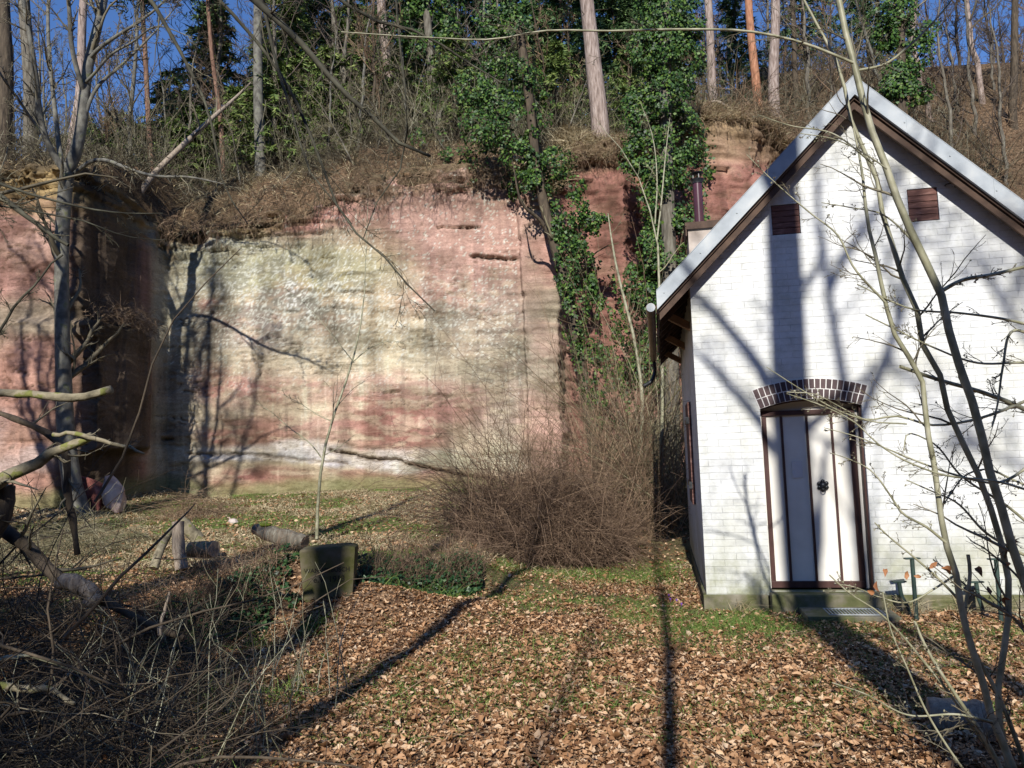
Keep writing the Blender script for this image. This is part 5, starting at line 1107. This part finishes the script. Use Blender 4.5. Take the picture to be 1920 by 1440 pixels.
# shrub with reddish stems and ground ivy along the bank by the stone
def on_bank(n, x0, x1, dy0, dy1):
    x = rs.uniform(x0, x1, n); y = np.minimum(9.9 + (x + .5) * .95, 9.9) + rs.uniform(dy0, dy1, n); return np.stack([x, y, gz(x, y)], 1)
B = on_bank(1300, -3.5, -.45, -.3, .5); B = B[~((np.abs(B[:, 0] + 2.13) < .36) & (B[:, 1] < 9.1))]; a, b = arcs(B, rs.uniform(.15, .65, len(B)), dirs(len(B), 1.2, .5), .5, .0035, 5); p2, r2 = grow(a, b, 3, .5, .7, .15, 0, N=4, rmin=.0016)
tag(link('dry_undergrowth', bundle([(a, b, 3), (p2, r2, 3)], 'dry_undergrowth', M['bramble'])), kind='stuff')
B = on_bank(9000, -3.3, -.45, -.5, .45); B = B[fbm(B[:, 0] * 2.2, B[:, 1] * 2.2, o=3, s=4) > .42]; B = B[~((np.abs(B[:, 0] + 2.13) < .3) & (B[:, 1] > 8.5) & (B[:, 1] < 9.1))]; B[:, 2] += rs.uniform(.01, .1, len(B))
B9 = on_bank(5200, -3.4, -.45, -.35, .3); B9 = B9[~((np.abs(B9[:, 0] + 2.13) < .3) & (B9[:, 1] > 7.6) & (B9[:, 1] < 8.6))]; B9[:, 2] += rs.uniform(.02, .26, len(B9)) * smooth(.35, .6, fbm(B9[:, 0] * 2, B9[:, 1] * 2, o=3, s=8)); B = np.vstack([B, B9])
tag(link('ground_ivy', diamonds(B, rs.uniform(.03, .06, len(B)), M['ivyground'], 'ground_ivy', np.tile([0, -.5, 1.0], (len(B), 1)), .5)), kind='stuff')
# ------------------------------------------------------------------ fallen wood and tangled branches, lower left
def deadlimb(label, pts, Y, r, mat, name='fallen_branch', lv=((6, .3, .8, .15, .05, .4), (4, .5, .7, .2, 0, .6)), N=14, n=10, cat='branch'):
    P0 = pl(pts, Y)
    P_, R_ = resample(P0, r, N, .006); root = empty(name, P_[0], label, cat, 'fallen wood on the left')
    V, q = tube_arr(P_[None], R_[None], n); c0 = np.repeat(P_, n, 0)
    V = c0 + (V - c0) * (1 + .9 * (fbm(V[:, 0] * 14, V[:, 1] * 14, V[:, 2] * 14, o=3, s=9) - .5))[:, None]
    cap = np.array([list(range(4)), ])
    world_part('bark', npmesh('bark', np.vstack([V, P_[-1:]]), [q, np.array([[(N - 1) * n + i, (N - 1) * n + (i + 1) % n, N * n] for i in range(n)])], mat, True), root)
    if lv:
        sets = []; pp, rr = P_[None], R_[None]
        for k, (c_, l, a_, w, u, rk) in enumerate(lv):
            pp, rr = grow(pp, rr, c_, l, a_, w, u, N=6, rk=rk, rmin=.002); sets.append((pp, rr, 4 if k == 0 else 3))
        world_part('twigs', bundle(sets, 'twigs', M['twig']), root)
    return root
deadlimb('straight broken pole sticking in horizontally from the left edge', [(-120, 735), (-20, 740), (60, 739), (130, 744), (180, 741), (209, 729)], 5.0, [.03, .031, .029, .027, .026, .024], M['mosslog'], lv=None)
deadlimb('thick mossy limb at the left edge pointing at the gully', [(-140, 1010), (-40, 930), (10, 897), (60, 872), (115, 842), (150, 824), (172, 818)], 5.2, [.058, .052, .047, .042, .037, .03, .024], M['mosslog'])
deadlimb('thin pale fork lying over the mossy limb', [(100, 815), (140, 812), (165, 820), (200, 829), (240, 838), (271, 851)], 5.15, [.016, .015, .014, .012, .01, .007], M['mosslog'])
deadlimb('dark leaning branch crossing behind the mossy limb', [(-60, 770), (20, 780), (60, 795), (90, 812), (118, 840), (126, 900), (132, 960), (146, 1040)], 5.5, [.02, .02, .022, .024, .026, .026, .024, .02], M['barkdark'])
deadlimb('long fallen trunk sloping down to the right through the brush', [(-60, 960), (20, 1000), (60, 1035), (110, 1085), (170, 1112), (240, 1150), (300, 1180), (345, 1196)], [5.6, 5.5, 5.4, 5.3, 5.2, 5.2, 5.2, 5.2], [.052, .048, .045, .042, .04, .034, .028, .02], M['barkdark'], 'fallen_tree')
deadlimb('curved barkless pale log in the middle of the brush', [(108, 1090), (135, 1092), (160, 1105), (180, 1130)], 5.1, [.04, .05, .055, .05], M['cutwood'], lv=None)
deadlimb('pale broken stick leaning at the right end of the fallen trunk', [(300, 1190), (308, 1150), (318, 1110)], 5.0, [.012, .01, .008], M['cutwood'], lv=None)
deadlimb('dark rotten trunk foot at the left edge under the mossy limb', [(-70, 1060), (-20, 1000), (5, 950), (12, 910)], 5.3, [.09, .085, .075, .05], M['barkdark'], 'fallen_tree')
deadlimb('long pale branch arching low across the bottom of the brush', [(-60, 1260), (20, 1232), (80, 1235), (130, 1250), (175, 1270)], 4.0, [.012, .013, .012, .01, .006], M['stem'])
deadlimb('mossy branch lying at the bottom left below the arching one', [(-60, 1285), (30, 1290), (80, 1290), (140, 1320)], 3.9, [.02, .018, .015, .01], M['mosslog'])
# mass of sticks
def sticks(n, px0, px1, py0, py1, Y0, Y1, L, r, zmax, flat=.45):
    Y = rs.uniform(Y0, Y1, n); X = rs.uniform(0, 1, n) ** 1.35
    X = (px0 + (px1 - px0) * X - 960) / F * Y
    z = gz(X, Y) + np.abs(rs.randn(n)) * zmax * .5 * smooth(-.24, -.55, X / Y)
    return arcs(np.stack([X, Y, z], 1), rs.uniform(.3, 1, n) * L, np.stack([rs.randn(n), rs.randn(n) * .7, rs.randn(n) * flat + .15], 1), .12, rs.uniform(.5, 1.4, n) * r, 7, .16)
a, b = sticks(1100, -180, 440, 0, 0, 3.0, 7.2, 1.1, .0042, .75); p2, r2 = grow(a, b, 3, .45, .7, .17, .02, N=5, rk=.6, rmin=.0016)
c_, d_ = sticks(90, -180, 330, 0, 0, 3.2, 6.5, 1.8, .008, .9)
a5, b5 = sticks(4200, -180, 470, 0, 0, 2.9, 7.4, .55, .0024, .5)
root = empty('brushwood_pile', (-3.0, 4.8, 0), 'tangled heap of bare grey twigs filling the lower left corner', 'brushwood')
world_part('twigs', bundle([(a, b, 3), (p2, r2, 3), (a5, b5, 3)], 'twigs', M['twigpile']), root)
world_part('sticks', bundle([(c_, d_, 6)], 'sticks', M['barkdark']), root)
k = arcs(*[np.array(v) if not np.isscalar(v) else v for v in (np.stack([rs.uniform(-2.6, -1.2, 60), rs.uniform(3.6, 5.8, 60), np.zeros(60)], 1), rs.uniform(.4, 1.1, 60), dirs(60, 1.6, .5))], .25, .005, 7)
root = empty('young_shoots', (-1.8, 4.6, 0), 'upright thin pale shoots growing at the right edge of the brushwood', 'shoots'); p2, r2 = grow(k[0], k[1], 3, .3, .6, .1, 0, N=5, rmin=.0015)
world_part('stems', bundle([(k[0], k[1], 4), (p2, r2, 3)], 'stems', M['stem']), root)
# ------------------------------------------------------------------ undergrowth along the cliff edge and in the wood
def hill_pts(n, x0, x1, t0, t1):
    x = rs.uniform(x0, x1, n); y = cl(x) + rs.uniform(0, 1, n) ** 1.4 * (t1 - t0) + t0; return np.stack([x, y, hz(x, y) - .05], 1)
B = hill_pts(7500, -17, 13, .2, 5.5); B = B[~((B[:, 0] > 1.2) & (B[:, 0] < 7.6) & (B[:, 1] - cl(B[:, 0]) < 2.4) & (rs.rand(len(B)) < .85))]; B = B[fbm(B[:, 0] * .9, B[:, 1] * .9, o=3, s=77) > .40]; n = len(B)
a, b = arcs(B, rs.uniform(.4, 1.6, n), np.stack([rs.randn(n), rs.randn(n) * .6 - .5, np.abs(rs.randn(n)) * .5 + .35], 1), .5, rs.uniform(.004, .010, n), 6, .14)
p2, r2 = grow(a[::2], b[::2], 3, .5, .7, .2, -.03, N=4, rk=.7, rmin=.005)
B2 = hill_pts(5000, -17, 18, 2.6, 15); n = len(B2)
a2, b2 = arcs(B2, rs.uniform(.7, 2.9, n), dirs(n, 1.5, .8), .12, rs.uniform(.005, .014, n), 6, .1)
p3, r3 = grow(a2, b2, 4, .45, .7, .15, .03, N=4, rk=.6, rmin=.006)
h1 = len(a2) // 2
tag(link('low_scrub', bundle([(a, b, 3)], 'low_scrub', M['twigpile'])), kind='stuff')
tag(link('undergrowth', bundle([(a2[:h1], b2[:h1], 3), (p3[:len(p3) // 2], r3[:len(p3) // 2], 3)], 'undergrowth', M['twigmix'])), kind='stuff')
tag(link('undergrowth', bundle([(p2, r2, 3), (a2[h1:], b2[h1:], 3), (p3[len(p3) // 2:], r3[len(p3) // 2:], 3)], 'undergrowth', M['twigmix'])), kind='stuff')
B = hill_pts(2600, 7, 22, .5, 12); n = len(B); a, b = arcs(B, rs.uniform(.6, 2.4, n), np.stack([rs.randn(n), rs.randn(n) * .6, np.abs(rs.randn(n)) * .4 + .3], 1), .35, rs.uniform(.007, .016, n), 6, .12); p2, r2 = grow(a, b, 4, .5, .7, .2, 0, N=4, rk=.7, rmin=.005)
tag(link('undergrowth', bundle([(a, b, 3), (p2, r2, 3)], 'undergrowth', M['twigbrown'])), kind='stuff')
bush_p = [bare_tree(2.2, .02, 'x', 'pale bare bushes on the bank above the cliff', 16, M['twigolive'], M['bark'], (.3 * s_, -.25), 3, .03, .004, name='bare_bush') for s_ in (-1, 1)]
for i, (px, Y) in enumerate(((150, 20.5), (255, 23.5), (330, 23.2), (395, 23.0), (455, 23.3), (520, 23.2), (585, 23.0), (640, 23.4), (665, 22.8), (700, 23.5), (745, 23.0), (790, 23.6), (840, 23.2), (905, 23.6), (1070, 25.2), (1200, 25.0), (1345, 24.2), (1480, 25.0))):
    o = copy_tree(bush_p[i % 2]); o['label'] = 'pale bare bush on the bank above the cliff, one of several alike'; o['category'] = 'bush'; place(o, px, 300, Y, rs.uniform(.7, 1.25)); o.rotation_euler = (rs.uniform(0, .5), rs.randn() * .35, rs.uniform(-.5, .5))
for o in bush_p: drop(o)
# twigs and roots hanging over the face
x = rs.uniform(-10, 9, 900); B = np.stack([x, cl(x) - .25, ct(x) - rs.uniform(-.1, .45, len(x))], 1); n = len(B)
a, b = arcs(B, rs.uniform(.25, 1.1, n), np.stack([rs.randn(n) * .8, -np.abs(rs.randn(n)) * .5, rs.randn(n) * .4], 1), .9, rs.uniform(.004, .01, n), 6, .15); p2, r2 = grow(a, b, 3, .5, .7, .2, -.1, N=4, rmin=.004)
tag(link('hanging_roots', bundle([(a, b, 3), (p2, r2, 3)], 'hanging_roots', M['twigbrown'])), kind='stuff')
def grass_on(n, x0, x1, t0, t1, L, seed): 
    B = hill_pts(n, x0, x1, t0, t1); B = B[fbm(B[:, 0] * .8, B[:, 1] * .8, o=3, s=seed) > .4]
    return B, np.stack([rs.randn(len(B)) * .5, rs.randn(len(B)) * .5 - .5, np.abs(rs.randn(len(B))) * .5 + .5], 1) * rs.uniform(.4, 1, (len(B), 1)) * L
B, D = grass_on(15000, -16, 12, .2, 5, .3, 5); Bk = hill_pts(34000, 1.2, 9.2, -.1, 2.6); Dk = np.stack([rs.randn(len(Bk)) * .5, rs.randn(len(Bk)) * .4 - .6, np.abs(rs.randn(len(Bk))) * .4 + .3], 1) * rs.uniform(.1, .38, (len(Bk), 1)); B = np.vstack([B, Bk]); D = np.vstack([D, Dk]); tag(link('dry_grass', blades(B, D, .012, M['straw'], 'dry_grass', .5)), kind='stuff')
# ledge tuft on the buttress
xx = rs.uniform(-10.3, -9.5, 260); B = np.stack([xx, rs.uniform(18.4, 20.6, 260), 5.3 + rs.uniform(-.15, .2, 260)], 1)
a, b = arcs(B, rs.uniform(.3, 1.1, 260), dirs(260, .6, 1), .8, .007, 6, .15); p2, r2 = grow(a, b, 3, .5, .7, .2, -.03, N=4, rmin=.004)
root = empty('ledge_bush', (-9.9, 19.5, 5.3), 'tuft of dry twigs on the ledge of the left buttress', 'bush'); world_part('stems', bundle([(a, b, 3), (p2, r2, 3)], 'stems', M['twigbrown']), root)
# ------------------------------------------------------------------ leaf litter, grass
def scatter(n, Y0, Y1, pw=1.0):
    Y = Y0 + (Y1 - Y0) * rs.uniform(0, 1, n) ** pw; X = rs.uniform(-.78, .80, n) * Y + rs.randn(n) * .3; return X, Y
def inhouse(X, Y):
    u = (X - HC[0]) * he[0] + (Y - HC[1]) * he[1]; v = (X - HC[0]) * hw[0] + (Y - HC[1]) * hw[1]
    return ((u > -.06) & (u < 3.9) & (v > -.06) & (v < 5)) | ((u > .92) & (u < 1.84) & (v > -.69) & (v < 0))
X, Y = scatter(250000, 2.6, 12.5, .9); k = ~inhouse(X, Y)
thin = fbm(X * .9, Y * 1.3, o=4, s=12); k &= (rs.uniform(0, 1, len(X)) > .75 * smooth(.5, .64, thin) * smooth(6, 8, Y)) & (rs.uniform(0, 1, len(X)) > .93 * smooth(9.8, 11.8, Y + (X < -.4) * .9))
X, Y = X[k], Y[k]; C = np.stack([X, Y, gz(X, Y) + rs.uniform(.004, .035, len(X))], 1)
tag(link('fallen_leaves', leafmesh(C, np.clip(np.exp(rs.randn(len(X)) * .45) * .029, .012, .085), M['leaf'], 'fallen_leaves', .4, .58, curl=.42)), kind='stuff')
X, Y = scatter(14000, 11.5, 20.5, 1.0); k = ~inhouse(X, Y); X, Y = X[k], Y[k]
tag(link('fallen_leaves', leafmesh(np.stack([X, Y, gz(X, Y) + .02], 1), rs.uniform(.05, .09, len(X)), M['leaf'], 'fallen_leaves', .4, .6, curl=.3)), kind='stuff')
X, Y = scatter(110000, 9.6, 21.4, .9); k = ~inhouse(X, Y) & (X < 5) & ((X < .2) | (Y < 12)) ; k &= rs.uniform(0, 1, len(X)) < smooth(9.6, 11.5, Y + (X < -.4) * .8)
X, Y = X[k], Y[k]; B = np.stack([X, Y, gz(X, Y)], 1); D = np.stack([rs.randn(len(X)) * .6, rs.randn(len(X)) * .6, np.abs(rs.randn(len(X))) * .5 + .35], 1) * rs.uniform(.03, .11, (len(X), 1))
sel = fbm(X * .7, Y * 1.0, o=4, s=14) > .53
tag(link('dry_grass', blades(B[~sel], D[~sel], .006, M['straw'], 'dry_grass', .5)), kind='stuff')
tag(link('short_grass', blades(B[sel], D[sel] * .8, .006, M['grass'], 'short_grass', .5)), kind='stuff')
# green tufts among the leaves
nt_ = 190; X, Y = scatter(nt_, 3.2, 11, 1.0); gx_ = fbm(X * .9, Y * 1.3, o=4, s=12); 
Xc = np.repeat(X, 46); Yc = np.repeat(Y, 46); sp_ = np.repeat(rs.uniform(.02, .11, nt_), 46); Xc = Xc + rs.randn(len(Xc)) * sp_; Yc = Yc + rs.randn(len(Xc)) * sp_
X2, Y2 = scatter(70000, 4.6, 11.2); q_ = fbm(X2 * .9, Y2 * 1.3, o=4, s=12) + .08 * rs.rand(len(X2)) > .57; Xc = np.concatenate([Xc, X2[q_]]); Yc = np.concatenate([Yc, Y2[q_]])
# the greener strip in front of the plinth and before the thicket
X3 = rs.uniform(.9, 3.4, 9000); Y3 = 8.05 - .1 * (X3 - 2) + rs.randn(9000) * .33; X4 = rs.uniform(-.3, 2.2, 7000); Y4 = 10.9 + rs.randn(7000) * .3
Xc = np.concatenate([Xc, X3, X4]); Yc = np.concatenate([Yc, Y3, Y4]); k = ~inhouse(Xc, Yc); Xc, Yc = Xc[k], Yc[k]
B = np.stack([Xc, Yc, gz(Xc, Yc)], 1); n = len(B); D = np.stack([rs.randn(n) * .55, rs.randn(n) * .55, np.abs(rs.randn(n)) * .5 + .6], 1) * rs.uniform(.025, .075, (n, 1))
tag(link('grass_tufts', blades(B, D, .0028, M['grass'], 'grass_tufts', .6)), kind='stuff')
# longer grass clumps, lower left and beside the bank
cl_ = [(-1.9, 4.3), (-1.35, 4.0), (-1.1, 3.55), (-1.6, 3.7), (-.95, 3.75), (-2.05, 5.4), (-1.7, 5.6), (-1.2, 8.7), (-1.5, 8.6), (-.8, 9.1), (-2.4, 7.2), (-2.0, 7.6)]
Bs = np.concatenate([np.stack([x + rs.randn(90) * .09, y + rs.randn(90) * .09], 1) for x, y in cl_]); B = np.stack([Bs[:, 0], Bs[:, 1], gz(Bs[:, 0], Bs[:, 1])], 1); n = len(B)
D = np.stack([rs.randn(n) * .5, rs.randn(n) * .5, np.abs(rs.randn(n)) * .4 + .8], 1) * rs.uniform(.08, .24, (n, 1))
tag(link('long_grass', blades(B, D, .0035, M['grass'], 'long_grass', .7)), kind='stuff')
# twigs on the leaf carpet
X, Y = scatter(700, 3, 11); k = ~inhouse(X, Y); X, Y = X[k], Y[k]; n = len(X)
a, b = arcs(np.stack([X, Y, gz(X, Y) + .03], 1), rs.uniform(.08, .5, n), np.stack([rs.randn(n), rs.randn(n), rs.randn(n) * .08], 1), .03, rs.uniform(.0015, .004, n), 5, .15)
tag(link('fallen_twigs', bundle([(a, b, 3)], 'fallen_twigs', M['twigbrown'])), kind='stuff')

# pale tufts at the foot of the wall, and a few purple crocuses in the leaves
B = np.concatenate([np.array([hp(u, v, 0)]) + np.stack([rs.randn(70) * .07, rs.randn(70) * .05, np.zeros(70)], 1) for u, v in ((1.98, -.14), (2.1, -.2), (2.55, -.1), (2.9, -.12), (3.3, -.15), (.35, -.08))])
B[:, 2] = gz(B[:, 0], B[:, 1]); n = len(B); D = np.stack([rs.randn(n) * .5, rs.randn(n) * .4 - .2, np.abs(rs.randn(n)) * .3 + .7], 1) * rs.uniform(.08, .3, (n, 1))
tag(link('dry_grass', blades(B, D, .003, M['straw'], 'dry_grass', .8)), kind='stuff')
M['crocus'] = simple('purple_petal', [(0, (.12, .03, .3)), (1, (.25, .1, .5))], 5, .5, 0)
for i, (px, py) in enumerate(((1253, 1098), (1268, 1108), (1277, 1116), (1256, 1106))):
    Y_ = 1.7 * F / (py - 838); p = at(px, py, Y_); z_ = float(gz(p[0], Y_)); mb = MB()
    mb.tube([(0, 0, 0), (0, 0, .05)], .002, 5)
    for k in range(6):
        a = k * pi / 3; mb.add([(0, 0, .045), (.014 * cos(a - .5), .014 * sin(a - .5), .07), (.016 * cos(a), .016 * sin(a), .095), (.014 * cos(a + .5), .014 * sin(a + .5), .07)], [(0, 1, 2, 3)])
    o = mb.build('crocus', M['crocus']); o.location = (p[0], Y_, z_ + .01); o.scale = (.7, .7, .7)
    tag(o, 'tiny purple crocus in the leaves left of the house corner, one of a few alike', 'flower', 'crocuses left of the house')
